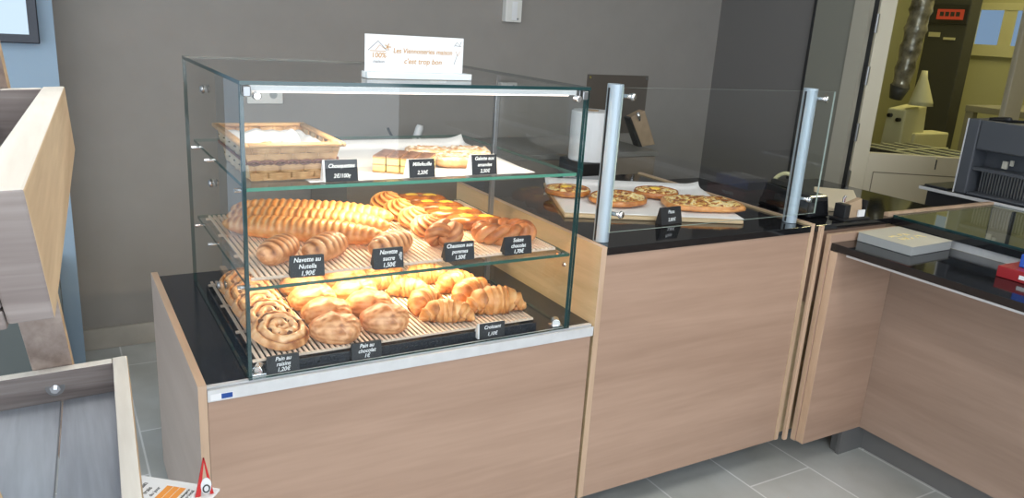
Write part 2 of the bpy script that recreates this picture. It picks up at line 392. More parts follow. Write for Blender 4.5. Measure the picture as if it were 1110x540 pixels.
# ------------------------------------------------------------------ things on the back wall
t = thing('television', 'wall mounted black framed screen showing a pale blue picture', 'television', (-.80,1.75,1.52))
MB((0,0,0)).box(-.44,.44,-.05,-.0005,-.215,.215,'tv_black').build('screen_frame', t, bevel=.004)
MB().box(-.408,.408,-.0515,-.0502,-.183,.183,'tv_screen').build('screen', t)
t.location = (-.787,1.75,1.521)
def socket(loc, w, h, label, holes):
    t = thing('wall_socket', label, 'socket', loc)
    MB().box(-w/2,w/2,-.011,-.0003,-h/2,h/2,'plastic_white').build('plate', t, bevel=.002)
    for hx, hz in holes: MB().cyl((hx,-.0125,hz), (hx,-.0112,hz), .017, 'box_grey', n=18).build('outlet', t)
    return t
socket((.50,1.94,1.11), .155, .080, 'white double wall socket low on the grey wall behind the glass case', ((-.036,0), (.036,0)))
t = thing('wall_switch', 'small white switch box high on the grey wall above the sign', 'switch', (1.738,1.94,1.545))
MB().box(-.047,.047,-.040,-.0003,-.055,.055,'plastic_white').build('housing', t, bevel=.004)
MB().box(-.012,.018,-.044,-.0402,-.045,.045,'white_card').build('rocker', t, bevel=.001)
MB().cyl((-.006,-.0425,-.038), (-.006,-.0402,-.038), .005, 'steel', n=10).build('screw', t)
MB().cyl((.024,-.0425,-.038), (.024,-.0402,-.038), .005, 'steel', n=10).build('screw', t)
t = socket((1.345,1.94,1.205), .09, .055, 'small white socket on the wall behind the right end of the glass case top', ((0,0),))
# back counter and what stands on it
t = thing('back_counter', 'low beige tiled work counter with grey steel top along the back wall', 'counter', (0,0,0))
MB().box(.70, 2.34, 1.40, 1.92, 0, .872, 'tile_beige').box(.70, 2.345, 1.399, 1.92, .62, .625, 'box_grey').box(2.0, 2.004, 1.3985, 1.40, 0, .872, 'box_grey').build('cabinet', t)
MB().box(.68, 2.36, 1.40, 1.925, .873, .90, 'counter_grey').build('worktop', t, bevel=.004)
t = thing('low_cabinet', 'low black cabinet in the corner against the dark wall', 'cabinet', (0,0,0))
MB().box(2.40, 3.17, 1.30, 1.92, .02, .60, 'machine_dark').build('body', t, bevel=.004)
MB().box(2.39, 3.172, 1.285, 1.922, .601, .622, 'granite').build('top', t, bevel=.002)
t = thing('wall_panel', 'square brown grey metal splash plate screwed to the wall behind the paper roll', 'wall plate', (2.47,1.94,1.04))
MB().box(-.215,.215,-.006,-.0003,-.13,.20,'wall_dark').build('plate', t)
MATS['splash'] = pbr('splash', (.115,.095,.078), .45); t.children[0].data.materials[0] = MATS['splash']
for a in (-.20,.20):
    for b in (-.115,.185): MB().cyl((a,-.010,b), (a,-.0062,b), .008, 'chrome', n=12).build('screw', t)
t = thing('roll_stand', 'tall narrow black stand under the white paper roll behind the pizza counter', 'stand', (1.76,1.18,0))
MB().box(-.095,.095,-.09,.10,.012,.912,'black_matt').box(-.12,.12,-.11,.12,0,.0115,'black_matt').build('body', t, bevel=.004)
MB().box(-.0955,-.0951,-.06,.07,.45,.80,'machine_grey').build('door', t)
t = thing('paper_roll', 'large white paper towel roll standing upright on the black stand', 'paper roll', (1.76,1.18,.9125))
r = MB(); r.tube([(0,0,0),(0,0,.004),(0,0,.216),(0,0,.22)], [.092,.096,.096,.092], 'white_card', 36); r.build('roll', t, smooth=False)
MB().cyl((0,0,.2202), (0,0,.224), .024, 'kraft', n=18).build('core', t)
t = thing('paper_bag', 'small tilted brown paper bag leaning on the back counter by the metal plate', 'paper bag', (2.40,1.56,.9005))
b = MB(); b.hexa([(-.045,-.03,.0),(.035,-.04,.012),(.055,.03,.012),(-.025,.04,.0),(-.145,-.035,.155),(-.065,-.045,.192),(-.05,.02,.192),(-.13,.03,.155)], 'kraft'); b.build('bag', t, bevel=.004)
b = MB(); b.hexa([(-.070,-.034,.0),(-.048,-.036,.0),(-.030,.036,.0),(-.052,.036,.0),(-.158,-.037,.150),(-.147,-.038,.157),(-.132,.028,.157),(-.142,.028,.150)], 'black_matt'); b.build('dark_fold', t)
MB().tube([(-.115,-.05,.185),(-.11,-.055,.165),(-.10,-.055,.140)], [.008,.010,.005], 'chrome', 10).build('clip', t, smooth=True)
t = thing('spray_bottle', 'slim white bottle leaning on the back counter behind the pastry slices', 'bottle', (1.165,1.78,.90))
MB().tube([(0,0,0),(.006,0,.03),(.02,0,.075),(.024,0,.09)], [.017,.019,.019,.014], 'white_card', 16).build('body', t, smooth=True)
MB().tube([(.0,-.02,.02),(.008,-.021,.03)], [.008,.008], 'black_matt', 8).build('trigger', t)
t = tag(MB().tube([(1.02,1.77,.98),(1.035,1.77,.95),(1.06,1.77,.915),(1.10,1.77,.906),(1.21,1.76,.906),(1.26,1.76,.925)], .006, 'black_matt', 8).build('cable', smooth=True), 'short black cable lying on the back counter beside the slim white bottle', 'cable')
# ------------------------------------------------------------------ left base cabinet (under the glass case)
t = thing('pastry_cabinet', 'low wooden base cabinet carrying the glass pastry case, light beech front', 'cabinet', (0,0,0))
MB().box(-.114, -.095, -.016, .836, .02, .68, {'*':'beech_cool_lit','y-':'beech_edge','z+':'beech_edge_y','x+':'beech_cool_lit'}).build('side_panel', t, bevel=.0012)
MB().box(-.0945, .945, -.016, .003, .10, .640, 'beech_front').build('front_panel', t)
MB().box(-.09, .94, .05, .80, 0, .10, 'kick_metal').build('kickboard', t)
MB().box(-.0945, .9545, .004, .82, .655, .670, 'granite_deck').build('deck', t)
MB().box(-.0945, .9545, .70, .72, .10, .655, 'beech_cool_lit').build('back_panel', t)
r = MB().box(-.0945, .950, -.020, .004, .6405, .662, 'aluminium').box(-.0945, .950, -.020, -.014, .662, .668, 'aluminium').box(-.0945,.950,-.014,-.009,.662,.664,'black_matt').box(-.0945, .950, -.0088, .0038, .662, .672, 'aluminium')
r.build('front_rail', t)
s = MB().box(-.089, -.040, -.0208, -.0202, .6435, .6585, {'*':'white_card'}).build('rail_sticker', t); s['label'] = 'white and blue sticker'
MB().box(-.066, -.042, -.0212, -.0209, .645, .657, 'blue_sticker').build('sticker_print', s)
# ------------------------------------------------------------------ glass display case
W, D, ZT, ZB = .867, .75, 1.340, .6725
Z1, Z2 = 1.114, .890
G = {'*': 'glass_edge'}
def pane(x0,x1,y0,y1,z0,z1, big, edge='glass_edge'):
    d = {'*': edge}
    for s in ('-','+'): d[big+s] = 'glass_face'
    return MB().box(x0,x1,y0,y1,z0,z1,d)
gc = thing('glass_display_case', 'frameless glass pastry case with two glass shelves on the beech cabinet', 'display case', (0,0,ZB))
def gp(name, mb, **k):
    mb.v = [v-Vector((0,0,ZB)) for v in mb.v]; return mb.build(name, gc, **k)
gp('top_glass', pane(-.004, W+.006, -.012, D, ZT-.008, ZT, 'z'))
gp('side_glass', pane(-.004, .006, 0, D-.002, ZB, ZT-.0085, 'x'))
gp('side_glass', pane(W-.007, W+.003, 0, D-.28, ZB, ZT-.0085, 'x'))
gp('front_glass', pane(-.004, W+.003, -.011, -.001, ZB, ZT-.0085, 'y'))
sf = pane(.0065, W-.0075, .001, .68, Z1-.008, Z1, 'z', 'glass_edge_mid'); sf.m[2] = sf.mi('glass_edge_lit'); gp('shelf', sf)
gp('shelf', pane(.0065, W-.0075, .001, .68, Z2-.008, Z2, 'z', 'glass_edge_mid'))
for zz, x0, x1, yy in ((Z1-.0085, .30, .66, .27), (Z2-.0085, .12, .74, .27)):  # unseen strip lamps, added under the shelves to brighten the pastries
    lh = gp('added_shelf_lamp', MB().box(x0, x1, yy, yy+.026, zz-.007, zz, 'aluminium'))
    MB((0,0,ZB)).box(x0+.005, x1-.005, yy+.003, yy+.023, zz-.0078, zz-.0071, 'tube_light').build('light_strip', lh)
for zz in (Z1-.014, Z2-.014):
    for y in (.05, .42, .62):
        gp('shelf_pin', MB().tube([(-.010,y,zz),(.018,y,zz)], [.0048,.0048], 'chrome', 12), smooth=False)
    gp('shelf_pin', MB().tube([(W-.022,.04,zz),(W+.012,.04,zz)], [.0065,.0065], 'chrome', 12))
for z, y in ((1.28,.42), (1.052,.36), (.80,.30)):
    gp('side_clamp', MB().tube([(-.011,y,z),(-.0045,y,z)], [.007,.011], 'steel', 16).tube([(.0075,y,z),(.012,y,z)], [.011,.007], 'steel', 16), smooth=True)
for x in (.010, W-.012):
    gp('corner_clamp', MB().box(x-.008,x+.008,-.0165,-.0115,ZT-.032,ZT-.010,'steel').box(x-.009,x+.009,-.0005,.012,ZT-.030,ZT-.009,'steel').tube([(x+(.020 if x<.4 else -.020),-.0185,ZT-.030),(x+(.020 if x<.4 else -.020),.0015,ZT-.030)], .0085, 'chrome', 16), bevel=.002)
for x in (.018, W-.03):
    gp('base_clamp', MB().tube([(x,.005,ZB+.012),(x+.012,.03,ZB+.012)], [.012,.012], 'chrome', 14).box(x-.012,x+.02,.001,.03,ZB,ZB+.006,'chrome'), bevel=.001)
gp('support_post', MB().box(W-.022,W-.008,.438,.452,ZB,ZT-.009,'steel').cyl((W-.023,.445,Z1-.1),(W-.028,.445,Z1-.1),.005,'steel').cyl((W-.023,.445,Z2-.06),(W-.028,.445,Z2-.06),.005,'steel'), bevel=.001)
lb = gp('lamp_bar', MB().box(.012, W-.028, .002, .030, ZT-.022, ZT-.009, 'white_card'), bevel=.002)
MB((0,0,ZB)).box(.03, W-.05, .006, .027, ZT-.0250, ZT-.0222, 'tube_light').build('light_strip', lb)
# ------------------------------------------------------------------ pizza counter (centre)
xr, xq = .956, 1.838
t = thing('serving_counter', 'taller beech counter with black granite top, pizzas laid on it', 'counter', (0,0,0))
MB().box(xr, xr+.019, -.016, .90, .10, .902, {'*':'beech_warm_lit','y-':'beech_edge','z+':'beech_edge_y'}).build('side_panel', t, bevel=.001)
MB().box(xq-.019, xq, -.016, .90, .10, .906, {'*':'beech_warm_lit','y-':'beech_edge','z+':'beech_edge_y'}).build('side_panel', t, bevel=.001)
MB().box(xr+.0195, xq-.0195, -.014, .005, .10, .877, 'beech_front').build('front_panel', t)
MB().box(xr+.0195, xq-.0195, -.018, .898, .878, .900, 'granite').build('worktop', t, bevel=.0015)
MB().box(xr+.03, xq-.03, .13, .86, 0, .0995, 'kick_metal').build('kickboard', t)
MB().box(xr+.0195, xq-.0195, .87, .888, .10, .877, 'beech_cool_lit').build('back_panel', t)
# screws seen in the side panel
MB().tube([(xr-.004,.16,.80),(xr,.16,.80)], [.006,.008], 'chrome', 12).build('screw', t)
MB().tube([(xr-.004,.60,.80),(xr,.60,.80)], [.006,.008], 'chrome', 12).build('screw', t)
# sneeze guard
t = thing('sneeze_guard', 'clear glass sneeze guard held by two aluminium posts on the pizza counter', 'glass screen', (0,0,.9005))
def post(x):
    p = MB((0,0,.9005)); poly = []
    for i in range(28):
        a = 2*pi*i/28; px, py = cos(a)*.0215, sin(a)*.024
        poly.append((x+px, .050+py))
    p.prism(poly, .9005, 1.345, 'alu_post'); o = p.build('post', t, bevel=.001)
    MB((0,0,.9005)).box(x-.0224, x-.0205, .046, .053, .905, 1.335, 'black_matt').build('slot', o)
    for z in (.985, 1.315):
        MB((0,0,.9005)).tube([(x+.016,.035,z),(x+.024,.018,z),(x+.030,.008,z)], [.006,.006,.010], 'chrome', 14).tube([(x+.030,.010,z),(x+.033,.003,z)], [.0115,.009], 'chrome', 14).build('knob', o, smooth=True)
post(.999); post(1.787)
gl = pane(1.005, 1.872, .020, .026, .932, 1.338, 'y', 'glass_edge_thin')
pbr('glass_edge_thin', (.42,.50,.45), .2)
gl.v = [v-Vector((0,0,.9005)) for v in gl.v]; gl.build('glass_pane', t)
# filler posts in the corner
# corner counter: worktop between pizza counter and checkout
t = thing('corner_counter', 'black topped corner worktop joining the pizza counter to the checkout', 'counter', (0,0,0))
MB().prism([(1.8415,-.018),(2.250,-.018),(2.250,.0215),(2.62,.0215),(2.62,.62),(1.8415,.62)], .878, .900, 'granite').build('worktop', t, bevel=.0015)
MB().box(1.870, 2.235, -.008, .010, .62, .877, 'beech_front').build('front_panel', t)
MB().box(1.88, 2.55, .02, .60, .10, .876, 'beech_warm_lit').build('carcass', t)
MB().box(1.90, 2.53, .12, .58, .0, .0995, 'kick_metal').build('kickboard', t)
MB().box(1.853, 1.868, -.031, -.0185, .10, .900, 'beech_edge').build('filler_strip', t, bevel=.001)
# checkout counter
t = thing('checkout_counter', 'checkout counter in beech with a low black granite ledge and higher dark glass top', 'counter', (0,0,0))
YB = -3.0
MB().box(1.886, 2.2515, -.049, -.030, .10, .872, {'*':'beech_front','z+':'beech_edge','x-':'beech_edge'}).build('end_panel', t, bevel=.001)
MB().box(1.892, 2.209, -.080, -.050, .10, .818, {'*':'beech_front','x-':'beech_edge'}).build('support_box', t, bevel=.001)
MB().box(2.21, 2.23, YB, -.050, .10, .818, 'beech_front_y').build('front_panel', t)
MB().box(2.252, 2.262, YB, -.060, .0, .0995, 'kick_metal').box(2.12,2.252,-.075,-.060,0,.0995,'kick_metal').build('kickboard', t)
MB().box(2.13,2.16,-.058,-.03,0,.0995,'kick_metal').build('foot', t)
MB().box(1.893, 2.268, YB, -.0495, .820, .845, 'granite').build('ledge', t, bevel=.0015)
MB().box(1.912, 1.922, YB, -.10, .808, .8195, 'aluminium').build('ledge_trim', t)
MB().box(2.268, 2.276, YB, -.0495, .8455, .874, 'aluminium').build('riser', t)
MB().box(2.254, 2.30, YB, .000, .8745, .899, 'granite').build('upper_slab', t, bevel=.001)
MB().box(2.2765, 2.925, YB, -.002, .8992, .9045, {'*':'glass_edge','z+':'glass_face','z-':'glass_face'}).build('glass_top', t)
MB().box(2.301, 2.93, YB, -.003, .60, .62, 'added_olive').box(2.915, 2.93, YB, -.003, .62, .8985, 'added_olive').box(2.301,2.915,-.015,-.003,.62,.8985,'added_olive').build('added_compartment', t)  # added under clear glass to give the checkout top its olive look
MB().box(2.895, 2.9145, -.094, -.018, .6205, .897, 'jamb_grey').box(2.894, 2.9146, -.100, -.094, .6205, .897, 'door_dark').box(2.894, 2.9146, -.018, -.0152, .6205, .897, 'door_dark').build('added_divider', t)  # added panel, its dark strips draw the vertical lines in the glass top
MB().box(2.252, 2.933, .0005, .020, .845, .912, {'*':'beech_edge','z+':'beech_edge'}).build('rim', t, bevel=.001)
MB().box(2.302, 2.92, YB, -.02, 0, .598, 'beech_cool_lit').build('carcass', t)

# raised stand with the slicing machine
t = thing('machine_stand', 'dark raised shelf with a pale edge carrying the grey slicing machine', 'stand', (0,0,0))
MB().box(2.955, 3.185, -1.2, .30, 0, .900, 'machine_dark').build('cabinet', t)
MB().box(2.9345, 3.187, -1.2, .33, .9005, .914, {'*':'aluminium','z+':'machine_dark'}).build('top_plate', t)
MB().box(2.945, 3.186, .21, .315, .9145, .925, 'machine_dark').build('tray_lip', t, bevel=.004)
t = thing('slicing_machine', 'dark grey bread slicing machine with a slotted recess', 'bread slicer', (2.95,-.25,.915))
m = MB()
X0, X1 = .0, .23; ya, yb = -.45, .437; H = .312
m.box(.10, X1, ya, yb, 0, H, 'machine_grey')                       # body behind the recess
m.box(0, .10, .385, yb, 0, H, 'machine_grey')                       # left cheek
m.box(0, .10, ya, .385, .190, H, 'machine_grey').box(0, .10, ya, .385, 0, .012, 'machine_grey')
m.build('housing', t, bevel=.006)
MB().box(-.004, .0, .4372-.004, .4372, 0, H, 'aluminium').build('corner_trim', t)
MB().box(.012, .098, ya, .384, .105, .118, 'machine_grey').build('divider', t)
c = MB()
for i in range(60): c.box(.055, .060, .36-i*.012, .364-i*.012, .013, .104, 'steel')
c.build('blades', t)
MB().box(.06,.07,.275,.295,.125,.155,'box_cream').box(.06,.07,.255,.266,.14,.162,'box_cream').build('paper_scrap', t)
MB().tube([(.03,.37,H),(.05,.20,H+.012),(.04,.0,H+.010),(.05,-.3,H+.012)], .006, 'black_matt', 8).tube([(.03,.37,H+.001),(.06,.33,H+.008),(.03,.29,H+.012)], .010, 'black_matt', 8).build('cable', t, smooth=True)
# ------------------------------------------------------------------ trays
def tray(loc, sx, sy, label, pan, n):
    t = thing('slatted_tray', label, 'tray', loc, 0, 'slatted bread trays')
    z = .0
    if pan:
        p = MB(); p.box(0, sx, 0, sy, 0, .004, 'granite_deck')
        for a in ((0,.004,0,sy),(sx-.004,sx,0,sy),(.004,sx-.004,0,.004),(.004,sx-.004,sy-.004,sy)): p.box(*a, .004, .021, 'granite_deck')
        p.build('pan', t); z = .020
    c = MB()
    for y in (.012, sy*.33, sy*.66, sy-.022): c.box(.003, sx-.003, y, y+.008, z+.0045, z+.0105, 'slat_wood')
    c.build('crossbars', t, bevel=.001)
    s = MB(); st = (sx-.016)/n
    for i in range(n): x = .008+st*(i+.5); s.box(x-.0034, x+.0034, .004, sy-.004, z+.0108, z+.0150, 'slat_wood')
    s.build('slats', t)
    return t
tray((.014,.018,Z2+.0003), .820, .60, 'slatted wooden tray on the middle glass shelf, under the long ribbed loaves', False, 63)
tray((.012,.020,ZB-.0022), .768, .60, 'slatted wooden tray in a dark pan on the case floor, under the croissants', True, 59)
ZM = Z2+.0155; ZL = ZB-.0022+.0352; ZU = Z1+.0005
S = lambda a, b, x: max(0, min(1, (x-a)/(b-a)))
# ------------------------------------------------------------------ pastry makers (origin on the tray, long side along x)
def ribbed(parent, Ln, w, h, nrib, slant, name='crust', mat='crust_gold', depth=.10, nu=110, inv=False):
    mb = MB(); path = []; rad = []
    for i in range(nu):
        u = i/(nu-1); e = max(.02, (1-abs(2*u-1)**3.2))**.5
        path.append((Ln*(u-.5), 0, h*.46)); rad.append((w/2*e, h*.56*e))
    def disp(i, j, u, a):
        ph = 2*pi*(u*nrib)+slant*cos(a); s = .5+.5*sin(ph); s = s**.7
        top = S(-.2, .5, sin(a))
        return 1-depth*(1-s)*top+.04*noise.noise(Vector((u*9,a,Ln*10))), (.12+.75*(1-s) if inv else .15+.55*s)*top+.42*(1-top)+.2*noise.noise(Vector((u*30,a*2,1)))
    mb.sweep(path, rad, mat, 28, 0, disp)
    return mb.build(name, parent, smooth=True)
def croissant(parent, Ln=.15, w=.06, h=.055, bend=.9, seg=7, mat='crust_gold', seed=0):
    mb = MB(); path = []; rad = []; nu = 130
    R = Ln/(2*sin(bend/2)); stp = []
    for i in range(nu):
        u = i/(nu-1); v = 2*u-1; th = v*bend/2
        x, y = R*sin(th), R*(cos(th)-1)+R*(1-cos(bend/2))*.5
        k = abs(v); e = max(0, 1-k**1.9)**.8
        q = k*seg/2+.35+.15*sin(seed+i*.05); st = q-math.floor(q)          # steps rising towards the middle
        stp.append(st); lv = math.floor(q)
        e2 = max(.06, e*.86+.08+.14*(1-st)**1.6*(.3+e))
        path.append((x, y+.002*noise.noise(Vector((u*4, seed, 1))), h*.42*min(1, e2+.15))); rad.append((w/2*e2, h*.58*e2))
    def disp(i, j, u, a):
        f = noise.noise(Vector((u*22+1.2*sin(a), a*.8, seed*1.7)))
        return 1+.05*noise.noise(Vector((u*5+seed, a*1.1, seed)))+.02*f, .22+.40*(1-stp[i])+.35*f+.12*S(.2,-.6,sin(a))
    mb.sweep(path, rad, mat, 26, 0, disp)
    return mb.build('crust', parent, smooth=True)
def raisin_roll(parent, R=.07, h=.026, seed=0):
    mb = MB(); nr, nt = 56, 96; turns = 3.2
    def f(u, v):
        a = 2*pi*v; r = u
        wob = .18*noise.noise(Vector((cos(a)*1.5, sin(a)*1.5, seed+3)))
        sp = (r*turns-v*1.0+wob*S(0,.3,r)) % 1; g = 1-abs(2*sp-1)**3
        rr = R*r*(1+.10*noise.noise(Vector((cos(a)*1.3, sin(a)*1.3, seed))))
        n = noise.noise(Vector((rr*70*cos(a), rr*70*sin(a), seed)))
        z = h*(1-r**8)*(.66+.38*g*S(0,.12,r))+.004*n*S(0,.2,r)*(1-r**6)
        return (rr*cos(a), rr*sin(a), max(z, 0) if r < 1 else 0, .15+.75*(1-g)+.30*r**4+.60*n)
    mb.grid(nr, nt, f, 'crust_pale')
    b = len(mb.v); mb.v += [Vector((0,0,0))]+[Vector((R*cos(2*pi*j/(nt-1)), R*sin(2*pi*j/(nt-1)), 0)) for j in range(nt)]; mb.bk += [.5]*(nt+1)
    for j in range(nt-1): mb.f.append((b, b+2+j, b+1+j)); mb.m.append(0)
    o = mb.build('crust', parent, smooth=True)
    rg = random.Random(seed)
    for k in range(9):
        a = k*2.4+seed; r = R*(.15+.70*rg.random())
        MB().ball((r*cos(a), r*sin(a), h*.80), .0080, 'raisin', 12, (1.35,.9,.55), .4).build('raisin', parent, smooth=True)
    return o
def turnover(parent, Ln=.125, w=.085, h=.050, seed=0, mat='crust_gold', ribs=9):
    """folded puff pastry: domed back, pleats fanning over one end, layered open side"""
    mb = MB()
    def f(u, v):
        a = pi*u; th = 2*pi*v
        d = Vector((sin(a)*cos(th), sin(a)*sin(th), cos(a)))
        sq = lambda q, e: math.copysign(abs(q)**e, q)
        fan = math.atan2(d.y+.9, d.x-.15)          # pleats fan out from the front edge
        pl = abs(sin(fan*ribs)); right = S(-.15, .45, d.x)
        n = noise.noise(Vector((d.x*1.7+seed, d.y*1.7, d.z*1.7))); n2 = noise.noise(Vector((d.x*5+seed, d.y*5, d.z*5)))
        lay = .5+.5*sin(d.z*16+n*2)
        front = S(-.35,-.85,d.y)
        k = 1+.07*n-.055*right*(1-pl)*S(-.4,.2,d.z)-.022*front*(1-lay)
        x = Ln/2*sq(d.x,.80)*k; y = w/2*sq(d.y,.78)*k*(1-.12*S(.3,1,d.x)); z = h*.44+h*.58*sq(d.z,.9)*k*(1-.20*max(0,-d.x))
        ridge = math.exp(-((d.x+.05+.35*d.y)/.10)**2)*S(0,.5,d.z)
        z += h*.07*ridge
        return (x, y, max(0, z), .30+.32*right*(pl-.4)+.40*n2+.25*S(0,.8,-d.x)*.6+.22*front*(lay-.7)+.22*ridge)
    mb.grid(44, 96, f, mat)
    return mb.build('crust', parent, smooth=True)
def swirl(parent, R=.045, h=.05, seed=0, mat='crust_gold', n=8):
    """shell of fanned ridges"""
    mb = MB()
    def f(u, v):
        a = pi*u; th = 2*pi*v; d = Vector((sin(a)*cos(th), sin(a)*sin(th), cos(a)))
        tw = th+2.2*(1-u)*pi*.6; rib = .5+.5*cos(tw*n)
        k = 1-.20*(1-rib)*S(0,.35,sin(a))*S(-.6,0,d.z); nn = .06*noise.noise(d*1.6+Vector((seed,0,0)))
        return (R*d.x*(k+nn)*1.12, R*d.y*(k+nn), max(0, h*.46+h*.56*d.z*(k+nn)), .20+.75*(1-rib)+.3*nn*8)
    mb.grid(34, 132, f, mat)
    return mb.build('crust', parent, smooth=True)
def rope_ring(parent, Lx=.088, Ly=.052, r=.021, strands=3, twists=5, mat='crust_brown', zz=.024):
    mb = MB(); k = 180
    for s in range(strands):
        path = []; rad = []
        for i in range(k):
            t = 2*pi*i/k; ph = twists*t+2*pi*s/strands
            off = r*.62*cos(ph); x, y = (Lx-r*1.3+off)*cos(t), (Ly-r*1.3+off)*sin(t)
            path.append((x, y, zz+r*.62*sin(ph))); rad.append((r*.62, r*.58))
        def disp(i, j, u, a): return 1+.05*noise.noise(Vector((u*14, a, s))), .38+.35*sin(a)+.15*sin(u*40)
        mb.sweep(path, rad, mat, 14, 0, disp, closed=True)
    return mb.build('crust', parent, smooth=True)
def knot(parent, r=.020, mat='crust_brown', sc=.030):
    mb = MB(); k = 150; path = []; rad = []
    for i in range(k):
        t = 2*pi*i/k
        path.append(((sin(t)+1.5*sin(2*t))*sc*.72, (cos(t)-1.5*cos(2*t))*sc*.60, .036-sin(3*t)*.017)); rad.append((r*.85, r*.8))
    def disp(i, j, u, a): return 1+.07*sin(a*5+u*20), .50+.3*sin(a*5+u*20)
    mb.sweep(path, rad, mat, 20, 0, disp, closed=True)
    return mb.build('crust', parent, smooth=True)
def custard_danish(parent, seed=0):
    mb = MB(); Lx, Ly, h = .080, .044, .042
    def f(u, v):
        a = pi*u; th = 2*pi*v; d = Vector((sin(a)*cos(th), sin(a)*sin(th), cos(a)))
        rr = 1+.10*cos(2*th)+.05*noise.noise(Vector((cos(th)*2, sin(th)*2, seed)))
        rad = sin(a); dip = .35*math.exp(-(rad/.55)**2)*S(0,.2,d.z); rim = .5+.5*cos(th*8+rad*9)
        z = h*.5+h*.62*d.z*(1-dip)+.003*rim*rad
        return (Lx*rad*cos(th)*rr, Ly*rad*sin(th)*rr, max(0, z), .45+.3*rim*rad+.15*rad)
    mb.grid(26, 60, f, 'crust_glaze'); mb.build('crust', parent, smooth=True)
    for x in (-.030, .030):
        MB().ball((x, 0, h*.86), .021, 'custard', 18, (1.15,.85,.40), .15).build('custard', parent, smooth=True)

# ------------------------------------------------------------------ middle shelf
loaf = None
for i, (x0,y0,x1,y1,lab) in enumerate(((.045,.405,.372,.182,'long ribbed loaf in front, nearest the glass'),(.055,.475,.430,.255,'long ribbed loaf in the middle of the three'),(.075,.540,.475,.330,'long ribbed loaf at the back of the three'))):
    cx, cy = (x0+x1)/2, (y0+y1)/2; a = math.atan2(y1-y0, x1-x0); full = lab+' on the middle shelf'
    if not loaf:
        loaf = thing('ribbed_loaf', full, 'bread', (cx,cy,ZM), a, 'long ribbed loaves'); ribbed(loaf, .435, .077, .058, 23, .5, mat='crust_gold', depth=.12, nu=260)
    else: copy_thing(loaf, (cx,cy,ZM), a, full, sc=(1.0+.02*i,1,1.05+.08*i))
sh = None
for x,y,a,s,lab in ((.105,.140,52,1,'striped oval brioche roll with a pale sugared tip, leftmost of the front row'),(.215,.125,42,1.03,'striped oval brioche roll behind the first chalk price tag of the middle shelf'),(.375,.098,36,1.02,'striped oval brioche roll, rightmost of the three striped ones')):
    if not sh:
        sh = thing('striped_roll', lab, 'roll', (x,y,ZM), radians(a), 'striped oval rolls'); ribbed(sh, .145, .080, .056, 6.5, 2.6, mat='crust_brown', depth=.08, nu=120, inv=True)
    else: copy_thing(sh, (x,y,ZM), radians(a), lab, sc=(s,s,s))
sw = None
for x,y,a,s,lab in ((.530,.525,0,1.0,'round fanned brioche shell at the back of the middle shelf'),(.530,.425,40,1.0,'round fanned brioche shell, second from the back of its column'),(.535,.325,90,.98,'round fanned brioche shell, third from the back of its column'),(.535,.232,150,.95,'round fanned brioche shell just behind the dark knotted bun')):
    if not sw:
        sw = thing('fanned_bun', lab, 'bun', (x,y,ZM), 0, 'fanned brioche buns'); swirl(sw, .046, .062)
    else: copy_thing(sw, (x,y,ZM), radians(a), lab, sc=(s,s,s))
t = thing('knotted_bun', 'dark brown knotted bun behind the third price tag of the middle shelf', 'bun', (.535,.115,ZM), radians(25)); knot(t, .023, 'crust_red', .022)
cd = None
for x,y,a,lab in ((.655,.555,-20,'glazed custard pastry at the very back of its row'),(.665,.455,-24,'glazed custard pastry, second from the back'),(.680,.355,-20,'glazed custard pastry, third from the back'),(.700,.258,-22,'glazed custard pastry just behind the twisted ring')):
    if not cd:
        cd = thing('custard_danish', lab+' on the middle shelf', 'pastry', (x,y,ZM), radians(a), 'glazed custard pastries'); custard_danish(cd)
    else: copy_thing(cd, (x,y,ZM), radians(a), lab+' on the middle shelf')
t = thing('twisted_ring', 'large reddish brown twisted ring pastry at the right front of the middle shelf', 'pastry', (.718,.122,ZM), radians(-14)); rope_ring(t, .096, .070, .025, 3, 4, 'crust_red', .026)
# ------------------------------------------------------------------ bottom shelf
rr = None
for i,(x,y,tx,lab) in enumerate(((.092,.480,18,'spiral raisin bun farthest back in the left column'),(.094,.387,18,'spiral raisin bun, second from the back of the left column'),(.094,.295,18,'spiral raisin bun, third from the back of the left column'),(.095,.203,18,'spiral raisin bun, second from the front of the left column'),(.098,.111,18,'spiral raisin bun at the front left corner of the bottom tray'))):
    z = ZL+.002
    if not rr:
        rr = thing('raisin_bun', lab, 'bun', (x,y,z), 0, 'spiral raisin buns'); raisin_roll(rr, .070, .025); rr.rotation_euler = (radians(tx),0,0)
        rr.location.z = z+.070*sin(radians(tx))
    else: copy_thing(rr, (x,y,z+.070*sin(radians(tx))), 0, lab, rot=(radians(tx),0,radians(7*i-14)))
tv = None
for i,(x,y,a,s,lab) in enumerate(((.225,.075,-25,1.0,'folded chocolate bun at the front of the bottom tray, left of the middle price tag'),(.360,.090,-20,1.0,'folded chocolate bun behind the middle price tag of the bottom tray'),(.236,.185,-15,.98,'golden folded bun just behind the front left folded bun'),(.358,.205,-28,1.0,'golden folded bun just behind the front right folded bun'),(.232,.300,-10,1.0,'pale golden folded bun in the third row, left'),(.358,.320,-22,1.0,'pale golden folded bun in the third row, right'),(.240,.420,-20,1.0,'golden folded bun in the back row, left'),(.372,.452,-10,1.0,'golden folded bun in the back row, right'))):
    if i in (0, 2):
        t = thing('folded_bun', lab, 'bun', (x,y,ZL), radians(a), 'folded buns on the bottom tray'); turnover(t, .128, .094, .066, i, 'crust_brown' if i == 0 else 'crust_gold')
        if i == 0: tvb = t
        else: tv = t
    else: copy_thing(tvb if i == 1 else tv, (x,y,ZL), radians(a), lab, sc=(s,s,s))
cr = []
